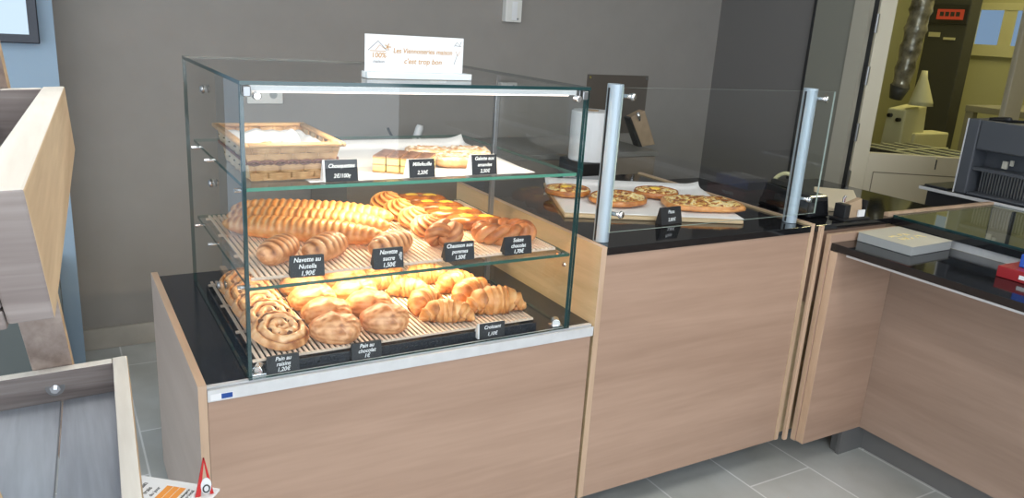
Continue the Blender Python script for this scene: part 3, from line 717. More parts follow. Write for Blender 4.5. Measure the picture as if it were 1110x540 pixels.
for i,(x,y,a,s,lab) in enumerate(((.535,.085,-22,1.0,'croissant with a pale spot at the front of the bottom tray'),(.690,.100,-12,1.22,'large croissant at the front right corner of the bottom tray'),(.520,.190,35,.95,'croissant behind the front left one of the croissants'),(.670,.205,25,1.1,'croissant behind the large corner croissant'),(.665,.300,10,1.0,'croissant in the third row, right'),(.515,.295,-35,.9,'croissant in the third row, left'),(.475,.395,10,.9,'small croissant at the left of the fourth row'),(.610,.395,-15,1.0,'croissant in the fourth row, right'),(.505,.490,15,.95,'pale croissant at the back of the bottom tray'))):
    if i < 3:
        t = thing('croissant', lab, 'croissant', (x,y,ZL), radians(a), 'croissants on the bottom tray'); croissant(t, .145, .068, .060, (.9,.5,1.3)[i], (7,8,6)[i], 'crust_gold', i*3); t.scale = (s,s,s); cr.append(t)
    else: copy_thing(cr[i % 3], (x,y,ZL), radians(a), lab, sc=(s,s,s))
# ------------------------------------------------------------------ top shelf
def paper(name, x0,x1,y0,y1,z,label, lift=.006, rz=0, curl=.02, pts=None):
    cx, cy = (x0+x1)/2, (y0+y1)/2; w, h = x1-x0, y1-y0
    def f(u, v):
        x, y = w*(u-.5), h*(v-.5); e = max(abs(2*u-1), abs(2*v-1))
        lf = curl*(S(.80,1,2*u-1)**2*.6*S(.2,1,v)+S(.86,1,2*v-1)**2+S(.8,1,1-2*u)**2*.25*S(.6,1,v))
        return (x, y, .0006+lf+lift*.1*(.5+.5*noise.noise(Vector((x*14,y*14,1))))*S(.5,1,e), .5)
    m = MB(); m.grid(36, 30, f, 'white_paper'); o = m.build(name, smooth=True, solid=.0006)
    o.location = (cx,cy,z); o.rotation_euler = (0,0,rz); return tag(o, label, 'paper')
paper('paper_sheet', .150, .745, .026, .465, ZU, 'white paper sheet under the slices on the top glass shelf', curl=.022)
# basket
t = thing('wicker_basket', 'rectangular pale wicker basket lined with white paper on the top shelf', 'basket', (.118,.195,ZU+.0022))
bw, bd, tw, td, bh = .088, .135, .108, .160, .088
def wall_pt(k, u, z):   # k: wall 0 front 1 right 2 back 3 left
    f = z/bh; w = bw+(tw-bw)*f; d = bd+(td-bd)*f
    return [(-w+2*w*u,-d,z),(w,-d+2*d*u,z),(w-2*w*u,d,z),(-w,d-2*d*u,z)][k]
nrm = [(0,-1),(1,0),(0,1),(-1,0)]
for k in range(4):
    m = MB(); nb = 7 if k % 2 == 0 else 10
    for (z0, z1, ph, mat) in ((.0,.019,0,'willow'),(.0195,.0375,1,'willow'),(.0465,.0625,0,'willow'),(.063,.080,1,'willow')):
        if k in (1,3): mat = 'willow_side'
        def fo(u, v, z0=z0, z1=z1, ph=ph):
            p = wall_pt(k, u, z0+(z1-z0)*v); q = .0035*sin(pi*nb*u+pi*ph); return (p[0]+nrm[k][0]*q, p[1]+nrm[k][1]*q, p[2])
        def fi(u, v, z0=z0, z1=z1, ph=ph):
            p = wall_pt(k, u, z0+(z1-z0)*v); q = .0035*sin(pi*nb*u+pi*ph)-.0016; return (p[0]+nrm[k][0]*q, p[1]+nrm[k][1]*q, p[2])
        m.grid(60, 3, fo, mat); m.grid(60, 3, fi, mat)
    for i in range(nb):
        u = (i+.5)/nb; a, b = wall_pt(k, u, .004), wall_pt(k, u, bh-.008)
        a = (a[0]-nrm[k][0]*.0035, a[1]-nrm[k][1]*.0035, a[2]); b = (b[0]-nrm[k][0]*.0035, b[1]-nrm[k][1]*.0035, b[2])
        m.tube([a, b], .0022, 'willow', 6)
    m.build('woven_wall', t, smooth=True)
    for s in (0, 1):
        m = MB(); pts = []
        for i in range(70):
            u = i/69; p = wall_pt(k, u, .0418+.0050*sin(pi*nb*u+pi*s)); q = .0035+.004*sin(pi*nb*u+pi*s); pts.append((p[0]+nrm[k][0]*q, p[1]+nrm[k][1]*q, p[2]))
        m.tube(pts, .0030, 'willow_dark', 6); m.build('dark_cane', t, smooth=True)
    m = MB()
    for off in (.004, -.003):
        a, b = wall_pt(k, -.03, bh-.006), wall_pt(k, 1.03, bh-.006)
        m.tube([(a[0]+nrm[k][0]*off, a[1]+nrm[k][1]*off, a[2]), (b[0]+nrm[k][0]*off, b[1]+nrm[k][1]*off, b[2])], .0052, 'willow', 8)
    m.build('rim', t, smooth=True)
MB().box(-bw,bw,-bd,bd,.0,.004,'willow').build('base', t)
lin = thing('paper_lining', 'crumpled white paper lining inside the wicker basket', 'paper', (.118,.195,ZU+.006))
def lf(u, v):
    x, y = (2*u-1), (2*v-1); e = max(abs(x), abs(y)); z = .032+.036*S(.70,1,e)+.006*noise.noise(Vector((u*6,v*6,2)))
    g = .78+.15*S(.7,1,e); 
    return (x*.098*g, y*.148*g, z)
MB().grid(40, 40, lf, 'white_paper').build('sheet', lin, smooth=True, solid=.0006)
MB().grid(24, 16, lambda u,v: (.045+.03*sin(pi*u)*(v-.5)*1.6, .03+.07*(u-.5), .050+.035*sin(pi*u)*sin(pi*v)+.006*noise.noise(Vector((u*5,v*5,0)))), 'white_paper').build('crumple', lin, smooth=True, solid=.0006)
ch = None
for i,(x,y) in enumerate(((.085,.16),(.118,.145),(.100,.205),(.145,.185),(.130,.115),(.075,.11))):
    lab = 'small golden choux puff in the wicker basket, %s' % ('front middle','front right of the middle','in the centre','right of the centre','nearest the front rim','nearest the front left corner')[i]
    if not ch:
        ch = thing('choux_puff', lab, 'pastry', (x,y,ZU+.039), 0, 'choux puffs in the basket'); MB().ball((0,0,.013), .017, 'chouquette', 16, (1,1,.8), .25).build('puff', ch, smooth=True)
        g = MB(); rg = random.Random(3)
        for k in range(12):
            a, b = rg.random()*6.28, rg.random()*.9; g.ball((.017*sin(b)*cos(a), .017*sin(b)*sin(a), .013+.0135*cos(b)), .0018, 'white_paper', 6)
        g.build('pearl_sugar', ch)
    else: copy_thing(ch, (x,y,ZU+.039), i*1.3, lab)
# custard slices
ms = None; a0 = radians(-36)
for i in range(4):
    x = .325+cos(a0)*(.017+.0345*i)-sin(a0)*.055; y = .108+sin(a0)*(.017+.0345*i)+cos(a0)*.055
    lab = 'layered custard slice with marbled icing, %s of the four' % ('leftmost','second from the left','third from the left','rightmost')[i]
    if not ms:
        ms = thing('custard_slice', lab, 'cake slice', (x,y,ZU+.0022), a0, 'layered custard slices'); w, l = .0155, .052
        for (z0, z1, mt, nm, g) in ((0,.004,'mf_pastry','pastry_layer',.0006),(.004,.017,'mf_cream','custard_layer',0),(.017,.0205,'mf_pastry','pastry_layer',.0006),(.0205,.0345,'mf_cream','custard_layer',0),(.0345,.038,'mf_pastry','pastry_layer',.0006),(.038,.041,'mf_icing','icing',0)):
            MB().box(-w-g,w+g,-l-g,l+g,z0+.0001,z1,mt).build(nm, ms, bevel=.0012)
    else: copy_thing(ms, (x,y,ZU+.0022), a0, lab)
# almond slices
al = None
for i,(x,y,a,sx,lab) in enumerate(((.578,.150,-16,1.12,'sugar dusted almond slice in front, behind the third price tag of the top shelf'),(.545,.262,-14,1.0,'sugar dusted almond slice at the back left of the three'),(.660,.245,-22,.95,'sugar dusted almond slice at the back right of the three'))):
    if not al:
        al = thing('almond_slice', lab, 'pastry', (x,y,ZU+.0022), radians(a), 'sugar dusted almond slices')
        def f(u, v):
            aa = pi*u; th = 2*pi*v; d = Vector((sin(aa)*cos(th), sin(aa)*sin(th), cos(aa)))
            P = lambda q, s: s*math.copysign(abs(q)**.45, q)
            n = noise.noise(d*3)*.5+noise.noise(d*9)*.4
            return (P(d.x,.063), P(d.y,.045), max(0, .014+.015*math.copysign(abs(d.z)**.5, d.z)*(1+.35*n)), .30+.9*n*S(0,.5,d.z)+.45*S(.3,-.3,d.z))
        MB().grid(34, 60, f, 'sugar_crust').build('crust', al, smooth=True)
        fl = MB(); rg = random.Random(5)
        for k in range(34):
            x2, y2 = rg.uniform(-.052,.052), rg.uniform(-.036,.036); r = rg.uniform(.003,.0055)
            fl.ball((x2,y2,.0295), r, 'sugar_crust', 8, (1.2,.8,.25), .2, bk=rg.choice((.1,.3,.8)))
        fl.build('almond_flakes', al, smooth=True)
    else: copy_thing(al, (x,y,ZU+.0022), radians(a), lab, sc=(sx,1,1))
# ------------------------------------------------------------------ price tags
def tagcard(loc, rz, lines, label, w=.076, h=.050, white=False, size=.0150, grp=None, split=False, lean=12):
    t = thing('price_tag', label, 'price tag', loc, rz, grp)
    a = radians(lean); tp = h*sin(a); hh = h*cos(a)
    b = MB(); mat = 'white_card' if white else 'slate'; dd = .030
    b.prism([(0,0),(dd,0),(tp+.004,hh),(tp,hh)], -w/2-.004 if white else -w/2+.001, w/2-.002, mat, 'x'); b.build('stand', t, bevel=.0005)
    f = MB(); c, s = cos(a), sin(a)
    def P(x, k, o): return (x, s*k-o*c, c*k+o*s)
    f.hexa([P(-w/2,0,.0003),P(w/2,0,.0003),P(w/2,0,.0018),P(-w/2,0,.0018),P(-w/2,h,.0003),P(w/2,h,.0003),P(w/2,h,.0018),P(-w/2,h,.0018)], 'slate')
    fo = f.build('slate_face', t)
    n = len(lines)
    for i, tx in enumerate(lines):
        k = h*(1-(i+.62)/(n+.2)); p = P(0, k, .0024)
        text('lettering', tx, size, 'chalk', t, p, (pi/2-a,0,0), .25, sx=.92, lab='white chalk writing')
    if split: text('lettering', 'vanille', size*.7, 'chalk', t, P(w*.40, h*.5, .0024), (pi/2-a, radians(-90), 0), .2, lab='small sideways chalk writing')
    return t
yt = .012; gt = 'price tags on the top shelf'; gm = 'price tags on the middle shelf'; gb = 'price tags on the bottom tray'
tagcard((.222,.020,ZU+.0005), 0, ['Chouquettes','2€/100g'], 'black chalk price tag in front of the basket, leftmost on the top shelf', white=True, grp=gt, size=.0128)
tagcard((.420,.018,ZU+.0025), 0, ['Millefeuille','2,20€'], 'black chalk price tag on a white wedge in front of the custard slices', .066, .044, white=True, grp=gt, size=.0125)
tagcard((.590,.018,ZU+.0025), 0, ['Galette aux','amandes','2,50€'], 'black chalk price tag on a white wedge in front of the almond slices', .070, .050, white=True, grp=gt, size=.0125)
tagcard((.137,.006,Z2+.0095), -.05, ['Navette au','Nutella','1,90€'], 'black chalk price tag with three lines, leftmost on the middle shelf', .078, .050, grp=gm, lean=10)
tagcard((.334,.006,Z2+.0095), .0, ['Navette','sucre','1,50€'], 'black price tag before the rightmost striped roll, with sideways chalk writing', .076, .050, grp=gm, split=True, lean=10)
tagcard((.525,.006,Z2+.0105), .0, ['Chausson aux','pommes','1,50€'], 'black chalk price tag in front of the dark knotted bun', .082, .048, grp=gm, lean=10, size=.0140)
tagcard((.697,.006,Z2+.0105), .0, ['Suisse','chocolat','1,70€'], 'black chalk price tag in front of the twisted ring pastry', .082, .048, grp=gm, lean=10, size=.0140)
tagcard((.078,.006,ZB+.0003), 0, ['Pain au','raisins','1,20€'], 'black chalk price tag at the left front corner of the bottom tray', .074, .042, grp=gb, lean=5, size=.0140)
tagcard((.281,.006,ZB+.0003), 0, ['Pain au','chocolat','1€'], 'black chalk price tag in the middle in front of the bottom tray', .076, .042, grp=gb, lean=5, size=.0140)
tagcard((.632,.006,ZB+.002), 0, ['Croissant','1,10€'], 'black chalk price tag on a pale wedge in front of the croissants', .076, .042, white=True, grp=gb, lean=5, size=.0140)
tagcard((1.350,.145,.9005), radians(4), ['Pizza','2,80€'], 'small black price tag standing in front of the pizza board', .090, .055, size=.015, lean=15)
# sign on the case
t = thing('sign_holder', 'clear acrylic base holding the white sign on top of the glass case', 'sign holder', (.443,.120,ZT+.0003))
MB().box(-.135,.140,-.020,-.0022,0,.016,'acrylic').box(-.135,.140,.0022,.020,0,.016,'acrylic').box(-.135,.140,-.020,.020,0,.003,'acrylic').build('base', t, bevel=.002)
t = thing('sign_card', 'white sign about homemade pastries standing on top of the glass case', 'sign', (.437,.120,ZT+.0036))
MB().box(-.128,.128,-.0015,.0015,0,.098,'white_card').build('card', t)
text('lettering', 'Les Viennoiseries maison', .0165, 'gold_print', t, (.020,-.0019,.062), shear=.15, sx=.93, lab='golden handwriting')
text('lettering', "c'est trop bon", .0175, 'gold_print', t, (.020,-.0019,.038), shear=.15, lab='golden handwriting')
text('lettering', '100%', .017, 'gold_print', t, (-.094,-.0019,.050), shear=.1, lab='golden lettering')
text('lettering', 'maison', .010, 'grey_print', t, (-.094,-.0019,.036), shear=.1, lab='grey lettering')
lg = MB()
def stroke(mb, pts, r, mat): mb.tube([(p[0], -.0017, p[1]) for p in pts], r, mat, 6)
stroke(lg, [(-.121,.061),(-.096,.083),(-.074,.062)], .0009, 'grey_print'); stroke(lg, [(-.116,.060),(-.077,.060)], .0008, 'gold_print'); stroke(lg, [(-.102,.062),(-.092,.074),(-.080,.066)], .0007, 'gold_print')
for a in range(5): stroke(lg, [(-.072,.070),(-.072+.008*cos(a*1.25),.070+.008*sin(a*1.25))], .0012, 'gold_print')
lg.build('house_logo', t)
lg = MB(); stroke(lg, [(.103,.078),(.110,.088),(.118,.080),(.122,.090)], .0007, 'grey_print'); stroke(lg, [(.106,.080),(.122,.078)], .0007, 'grey_print'); stroke(lg, [(.113,.060),(.104,.034)], .0006, 'grey_print'); stroke(lg, [(.108,.066),(.114,.055),(.119,.067)], .0006, 'gold_print')
lg.build('corner_drawing', t)
# ------------------------------------------------------------------ pizza counter things
ang = radians(-24.5)
t = tag(MB().box(-.298,.298,-.248,.248,0,.012,'board_wood').build('serving_board', bevel=.003), 'pale wooden serving board with paper and pizzas on the granite counter', 'board'); t.location = (1.425,.420,.9005); t.rotation_euler = (0,0,ang)
pp = paper('parchment', 1.425-.29, 1.425+.31, .420-.235, .420+.25, .9128, 'white baking paper covering the wooden serving board', rz=ang, curl=.018)
def pizza(parent, rx, ry, seed, square=0, egg=False, mat='cheese'):
    m = MB(); e = .55 if square else 1
    def P(q): return math.copysign(abs(q)**e, q)
    def rimf(th, z=0): return 1+.05*noise.noise(Vector((cos(th)*1.7, sin(th)*1.7, seed)))
    def f(u, v):
        th = 2*pi*v; r = rimf(th)
        prof = [(0,0),(.9,0),(1.0,.006),(1.0,.014),(.95,.021),(.90,.019),(.86,.014)]
        k = u*(len(prof)-1); i = min(int(k), len(prof)-2); q = k-i
        a = prof[i][0]*(1-q)+prof[i+1][0]*q; z = prof[i][1]*(1-q)+prof[i+1][1]*q
        return (rx*a*P(cos(th))*r, ry*a*P(sin(th))*r, z, .55+.4*noise.noise(Vector((th*3, z*100, seed))))
    m.grid(25, 72, f, 'crust_glaze' if not square else 'crust_gold'); m.build('crust', parent, smooth=True)
    m = MB()
    def g(u, v):
        th = 2*pi*v; r = rimf(th)*.93*u; x, y = rx*r*P(cos(th)), ry*r*P(sin(th))
        n = noise.noise(Vector((x*38, y*38, seed)))+.6*noise.noise(Vector((x*90, y*90, seed)))
        return (x, y, .0185+.0085*n*S(1,.9,u)+(.008 if square else .002)*(1-u**4), .5)
    m.grid(48, 110, g, 'pizza_top'); m.build('topping', parent, smooth=True)
    if egg: MB().ball((0,.01,.024), .020, 'custard', 16, (1.2,1,.3)).build('egg', parent, smooth=True)
    rg = random.Random(seed*7+1)
    for k in range(9):
        a, r = rg.random()*6.28, .2+.55*rg.random()
        MB().ball((rx*r*cos(a), ry*r*sin(a), .0235+(.006 if square else 0)), .008, 'crust_glaze', 10, (1.5,.8,.35), .4, bk=.8).build('bacon_bit', parent, smooth=True)
for i,(x,y,rx,ry,a,sq,egg,lab) in enumerate(((1.225,.560,.085,.078,0,0,True,'small pizza at the far left end of the board'),(1.330,.405,.112,.098,20,0,False,'large round browned pizza left of the middle of the board'),(1.540,.452,.085,.075,0,0,True,'small pizza with a yellow centre behind the other pizzas'),(1.580,.255,.140,.088,-22,1,False,'oblong cheese covered flatbread at the right end of the board'))):
    t = thing('pizza', lab, 'pizza', (x,y,.9175), radians(a), 'pizzas on the serving board'); pizza(t, rx, ry, i*5+2, sq, egg)
# ------------------------------------------------------------------ corner worktop
t = thing('black_case', 'glossy black case with a curved cream handle behind the right post', 'case', (1.89,.06,.9005))
b = MB(); b.hexa([(0,0,0),(.115,0,0),(.115,.23,0),(0,.23,0),(.012,.01,.075),(.105,.01,.075),(.105,.22,.085),(.012,.22,.085)], 'granite'); b.build('body', t, bevel=.008)
MB().box(.03,.09,.13,.21,.082,.100,'black_matt').build('lid_block', t, bevel=.003)
pts = [(.05, .215-.12*u, .082+.045*sin(pi*u)**.6) for u in [i/14 for i in range(15)]]
MB().tube(pts, [.007]*15, 'bakery_cream', 10).build('handle', t, smooth=True)
MB().box(-.0005,.006,.055,.075,.020,.026,'white_card').build('badge', t)
t = tag(MB().hexa([(2.05,.155,.9005),(2.18,.06,.9005),(2.49,.33,.9005),(2.37,.43,.9005),(2.05,.155,.915),(2.18,.06,.915),(2.49,.33,.915),(2.37,.43,.915)], 'cream_board').build('cutting_board', bevel=.002), 'plain beige board lying on the corner worktop behind the card stand', 'board')
t = thing('card_stand', 'small black counter stand holding brown cards on a black tray', 'card holder', (2.062,.018,.9005), 0)
MB().box(-.072,.070,-.030,.034,0,.007,'black_matt').build('tray', t, bevel=.002)
MB().box(-.062,-.034,-.02,.026,.0075,.056,'black_matt').build('holder', t, bevel=.002)
MB().box(.050,.056,-.02,.026,.0075,.066,'black_matt').build('holder', t, bevel=.001)
MB().hexa([(-.030,-.015,.0075),(.040,-.015,.0075),(.040,.015,.0075),(-.030,.015,.0075),(-.028,.0,.052),(.046,.0,.070),(.046,.02,.070),(-.028,.02,.052)], 'kraft').build('cards', t, bevel=.001)
MB().box(.012,.046,-.021,-.0155,.010,.034,'white_card').build('white_card', t)
MB().tube([(-.052,-.0,.0625),(-.052,.0,.078),(-.046,.0,.082)], .005, 'chrome', 8).build('pen_tip', t)
# ------------------------------------------------------------------ on the ledge
t = thing('coin_dish_box', 'flat grey and cream cardboard box lying on the checkout ledge', 'box', (2.128,-.155,.8455), radians(2))
MB().box(-.115,.115,-.098,.098,0,.030,{'*':'box_grey','z+':'box_cream'}).build('box_body', t, bevel=.0015)
MB().box(-.117,.117,-.100,.100,.0302,.0312,'box_cream').build('lid', t, bevel=.001)
rg = random.Random(11); gm_ = MB()
for k in range(9):
    x0, y0 = -.055+.028*(k % 5)+rg.uniform(-.004,.004), -.02+.035*(k//5); gm_.tube([(x0+rg.uniform(-.012,.012), y0+rg.uniform(-.014,.014), .0315) for i in range(5)], .0011, 'mf_cream', 6)
gm_.build('golden_marks', t)
t = thing('red_box', 'dark red box with white print at the right end of the ledge', 'box', (2.185,-.59,.8455))
MB().box(-.10,.075,-.12,.10,0,.034,'red_box').build('box_body', t, bevel=.002)
MB().box(-.1012,-.1002,-.03,.035,.010,.022,'white_card').build('print', t)
t = thing('blue_box', 'small bright blue box stacked on the dark red box', 'box', (2.20,-.60,.8800))
MB().box(-.07,.045,-.11,.075,0,.040,'blue_box').build('box_body', t, bevel=.003)
MB().box(-.06,.04,-.10,.065,.0402,.046,'white_card').build('lid', t, bevel=.002)
# ------------------------------------------------------------------ bakery room things
t = thing('oven_cabinet', 'tall dark grey oven cabinet with a red display in the bakery', 'oven', (5.25,1.45,0))
MB().box(-.34,-.22,.00,.28,.10,2.3,'bakery_dark').box(-.35,-.34,.0,.28,1.66,1.79,'machine_dark').build('body', t, bevel=.006)
MB().box(-.362,-.351,.03,.21,1.69,1.755,'oven_display').build('display', t)
for i in range(4): MB().box(-.366,-.363,.05+.037*i,.076+.037*i,1.71,1.738,'black_print').build('digit', t)
MB().box(-.348,-.341,.17,.25,1.575,1.605,'bakery_cream').box(-.348,-.341,.06,.14,1.56,1.575,'bakery_cream').build('stickers', t)
t = thing('work_table', 'grey stainless work table in the bakery below the little windows', 'table', (5.06,.90,0))
MB().box(-.40,.45,-.45,.30,1.13,1.17,'bakery_table').build('top', t, bevel=.004)
for a in (-.37,.41):
    for b in (-.42,.27): MB().box(a-.025,a+.025,b-.025,b+.025,0,1.129,'bakery_table').build('leg', t)
MB().box(-.38,.43,-.43,.28,.30,.33,'bakery_table').build('shelf', t)
t = tag(MB().box(4.85,5.35,.62,.98,.331,.98,'bakery_cream').build('flour_bin', bevel=.01), 'cream storage bin under the bakery work table', 'bin')
t = tag(MB().box(4.85,5.05,.72,.92,1.1705,1.21,'machine_dark').build('baking_tin', bevel=.006), 'dark baking tin on the bakery work table', 'tin')
t = thing('dough_machine', 'cream dough machine with a conical hopper in the bakery', 'machine', (4.1,1.16,0))
MB().hexa([(-.12,-.02,0),(.20,-.02,0),(.20,.16,0),(-.12,.16,0),(-.10,-.0,1.14),(.10,-.0,1.17),(.10,.12,1.17),(-.10,.12,1.14)], 'bakery_cream').build('body', t, bevel=.01)
MB().tube([(-.03,-.035,1.172),(-.03,-.035,1.190),(-.02,-.015,1.33),(-.02,-.015,1.37)], [.068,.064,.022,.016], 'bakery_cream', 28).build('hopper', t, smooth=True)
MB().box(.0,.35,-.02,.10,.70,1.005,'bakery_cream').build('side_box', t, bevel=.01)
MB().cyl((-.125,.09,1.10),(-.10,.09,1.10),.012,'black_matt').cyl((-.125,.03,1.08),(-.10,.03,1.08),.012,'black_matt').build('knobs', t)
t = thing('flexible_duct', 'crinkled silvery flexible duct hanging from the bakery ceiling', 'duct', (3.95,1.16,0))
m = MB(); pts = []; rs = []
for i in range(60):
    u = i/59; z = CEIL-u*(CEIL-1.27); pts.append((0, -.015+.05*S(1.9,1.25,z), z)); rs.append(.060+.009*sin(i*2.3)*cos(i*.9)-.012*u**6)
m.tube(pts, rs, 'foil', 20); m.build('hose', t, smooth=True)
m = MB(); m.tube([(0,.035,1.275),(0,.05,1.20)], [.055,.035], 'bakery_dark', 14); m.build('nozzle', t, smooth=True)
t = thing('wire_rack', 'dark cooling rack with pale bars just behind the glass door', 'rack', (3.72,.98,.90))
MB().box(-.16,.30,-.33,.14,.0,.05,'bakery_dark').build('base_tray', t)
m = MB()
for i in range(5): m.tube([(-.16+.11*i,-.33,.056),(-.16+.11*i,.14,.056)], .005, 'bakery_cream', 6)
m.tube([(-.16,-.1,.062),(.30,-.1,.062)], .005, 'bakery_cream', 6); m.build('bars', t)
for a,b in ((-.14,-.31),(.28,-.31),(-.14,.12),(.28,.12)): MB().box(a-.015,a+.015,b-.015,b+.015,-.90,-.0005,'bakery_table').build('leg', t)
# ------------------------------------------------------------------ grey green box added under the screen, filling a patch of the wall
tag(MB().box(-1.6,-.36,1.45,1.745,0,.50,'added_box_grey').build('added_low_box', bevel=.004), 'plain grey green low box added against the blue wall behind the wooden rack', 'chest')
# ------------------------------------------------------------------ wooden display rack (left foreground)
T0 = Vector((-.325,-.641,1.385)); d1 = Vector((.0482,.9985,-.0262)); d3 = Vector((.0615,.5466,-.8351)); nn = Vector((.998,-.047,.0427))
rk = thing('wooden_display_rack', 'rough pallet wood display rack with tilted crates on slanting posts, left foreground', 'display rack', (-.55,-.6,0))
ORG = Vector((-.55,-.6,0))
def pk(name, a0,a1,b0,b1,c0,c1, mat, parent=rk, bevel=.0015, off=(0,0)):
    P = lambda a,b,c: T0+d1*a+d3*(b+off[0])+nn*(c+off[1])
    m = MB(ORG); pts = [P(a0,b1,c0),P(a0,b1,c1),P(a1,b1,c1),P(a1,b1,c0),P(a0,b0,c0),P(a0,b0,c1),P(a1,b0,c1),P(a1,b0,c0)]
    # faces: bottom, top, near(a0), far(a1), right(c1), left(c0)
    m.add(pts, [(0,3,2,1),(4,5,6,7),(0,1,5,4),(2,3,7,6),(1,2,6,5),(0,4,7,3)], mat if isinstance(mat, (list,tuple)) else [mat]*6)
    return m.build(name, parent, bevel=bevel)
G_, R_, Pn = 'rough_grey', 'rough_rail', 'rough_pine'
for k, off in enumerate(((0,0),(.568,.025))):
    w = .60
    pk('side_board', -.642,0,0,.0995,-.022,0, [Pn,R_,G_,Pn,Pn,G_], off=off)
    pk('side_board', -.642,0,0,.10,-w,-w+.022, [Pn,R_,G_,Pn,G_,Pn], off=off)
    pk('end_board', -.022,-.0005,.001,.099,-w+.0225,-.0225, [G_,R_,G_,G_,G_,G_], off=off)
    pk('end_board', -.641,-.6195,.001,.086,-w+.0225,-.0225, [G_,R_,G_,G_,G_,G_], off=off)
    pk('end_board', -.6415,-.6195,.0875,.104,-w+.0225,-.0225, G_, off=off)
    for c0 in (-.5775,-.40,-.2715,-.103):
        c1 = {-.5775:-.403,-.40:-.2745,-.2715:-.1065,-.103:-.0225}[c0]
        pk('base_plank', -.619,-.0225,.088,.0995,c0,c1, 'plank_skylit', off=off)
    for cc in (-.0845, -.5145):
        b = MB(ORG); P = lambda a,bb,c: T0+d1*a+d3*(bb+off[0])+nn*(c)
        b.tube([P(-.0225,.045 if k else .055,cc),P(-.0245,.045 if k else .055,cc)], .014, 'steel', 18).tube([P(-.0246,.045 if k else .055,cc),P(-.031,.045 if k else .055,cc)], .008, 'chrome', 6).tube([P(-.031,.045 if k else .055,cc),P(-.040,.045 if k else .055,cc)], .004, 'chrome', 10)
        b.build('bolt', rk)
for cc in (-.112, -.545):
    pk('post', .0005,.030,-.45,1.63,cc,cc+.057, ['rough_grey_post']*4+[Pn,'rough_grey_post'])
    pk('post', -.673,-.6425,-.10,1.66,cc,cc+.057, ['rough_grey_post']*4+[Pn,'rough_grey_post'])
# ------------------------------------------------------------------ leaflet stand with leaflet and red tag
t = thing('leaflet_stand', 'small white tray stand holding the leaflet beside the cabinet side', 'stand', (-.297,-.275,0), radians(-39))
MB().cyl((0,0,0),(0,0,.012),.10,'steel',n=28).build('foot', t)
MB().cyl((0,0,.012),(0,0,.535),.012,'steel').build('pole', t)
MB().box(-.068,.105,-.17,.17,.5352,.540,'white_card').build('tray', t)
t = thing('leaflet', 'white leaflet with black print and an orange block, at the bottom left', 'leaflet', (-.297,-.275,.5405), radians(-39))
MB().box(-.066,.072,-.13,.165,0,.006,'white_card').build('pages', t)
for i in range(3):
    MB().box(.006+i*.014,.0185+i*.014,.02,.145,.0062,.0066,'orange_print').build('orange_block', t)
for i, (s, x, z) in enumerate((('Le pain', -.040, .0165), ('frais', -.022, .014), ('du jour', -.006, .011))):
    text('lettering', s, z, 'black_print', t, (x,.120,.0063), (0,0,radians(90)), 0, lab='black print')
text('lettering', 'Boulangerie', .008, 'black_print', t, (.054,.125,.0063), (0,0,radians(90)), 0, lab='black print')
text('lettering', 'bio local', .010, 'black_print', t, (.064,.125,.0063), (0,0,radians(90)), 0, lab='black print')
t = thing('red_tag', 'pointed red plastic clip tag with a white oval beside the leaflet', 'tag', (-.138,-.22,.5405))
MB().hexa([(-.019,-.002,0),(-.009,-.002,0),(-.009,.002,0),(-.019,.002,0),(-.0012,-.002,.083),(.001,-.002,.083),(.001,.002,.083),(-.0012,.002,.083)], 'red_plastic').hexa([(.009,-.002,0),(.016,-.002,0),(.016,.002,0),(.009,.002,0),(-.001,-.002,.083),(.0014,-.002,.083),(.0014,.002,.083),(-.001,.002,.083)], 'red_plastic').build('clip', t)
m = MB(); m.prism([(.002+.010*cos(2*pi*i/24), .022+.018*sin(2*pi*i/24)) for i in range(24)], -.0035, -.0022, 'white_card', 'y'); m.build('oval_label', t)
m = MB(); m.tube([(.002+.006*cos(2*pi*i/20), -.0042, .016+.008*sin(2*pi*i/20)) for i in range(21)], .0015, 'black_print', 6); m.build('ring_print', t)
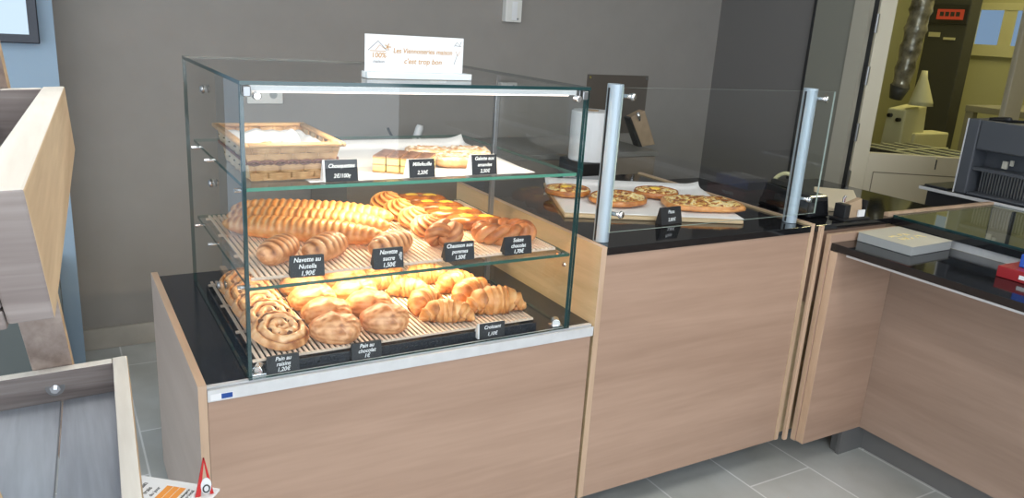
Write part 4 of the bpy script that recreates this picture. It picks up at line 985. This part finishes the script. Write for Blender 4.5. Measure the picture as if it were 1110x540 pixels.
# ------------------------------------------------------------------ lights
def area(name, loc, rot, sx, sy, power, col, spread=None):
    l = bpy.data.lights.new(name, 'AREA'); l.shape = 'RECTANGLE'; l.size = sx; l.size_y = sy; l.energy = power; l.color = col
    if spread: l.spread = spread
    o = bpy.data.objects.new(name, l); COL.objects.link(o); o.location = loc; o.rotation_euler = rot; return o
# warm light of the strips added under both glass shelves, and of the top bar
area('added_shelf_light', (.48,.283,Z1-.0175), (radians(6),0,0), .36, .02, SH1, (1,.80,.52))
area('added_shelf_light', (.43,.283,Z2-.0175), (radians(6),0,0), .60, .02, SH2, (1,.80,.52))
area('case_tube', (.42,.020,ZT-.036), (radians(20),0,0), .76, .015, TUBE, (1,.84,.62))
# daylight at the shop window behind the camera
area('window_daylight', (-.5,-4.05,1.5), (radians(90),0,0), 5.0, 2.3, DAY, (.80,.90,1.0))
area('side_daylight', (-3.15,-1.0,1.35), (0,radians(-90),0), 2.1, 4.2, SIDE, (.80,.90,1.0))
area('bakery_tube', (4.6,.9,CEIL-.08), (0,0,0), 1.0, .14, BAK, (1,.90,.48))
w = bpy.data.worlds.new('World'); bpy.context.scene.world = w; w.use_nodes = True
w.node_tree.nodes['Background'].inputs[0].default_value = (.70,.82,1,1); w.node_tree.nodes['Background'].inputs[1].default_value = WORLD
# ------------------------------------------------------------------ camera
cd_ = bpy.data.cameras.new('camera'); cam = bpy.data.objects.new('camera', cd_); COL.objects.link(cam)
cd_.sensor_width = 36; cd_.lens = 850.18/1110*36; cd_.clip_start = .02
r = Vector((.86414923,-.49933404,.06254291)); u = Vector((.08670646,.2701597,.9589034)); f = Vector((.49570968,.82321276,-.27675379))
mw = Matrix(((r.x,u.x,-f.x,-.34352767),(r.y,u.y,-f.y,-1.68871298),(r.z,u.z,-f.z,1.48715372),(0,0,0,1)))
cam.matrix_world = mw
sc = bpy.context.scene; sc.camera = cam
sc.view_settings.view_transform = 'Standard'; sc.view_settings.look = 'None'; sc.view_settings.gamma = 1; sc.view_settings.use_curve_mapping = False
sc.view_settings.exposure = EXPO
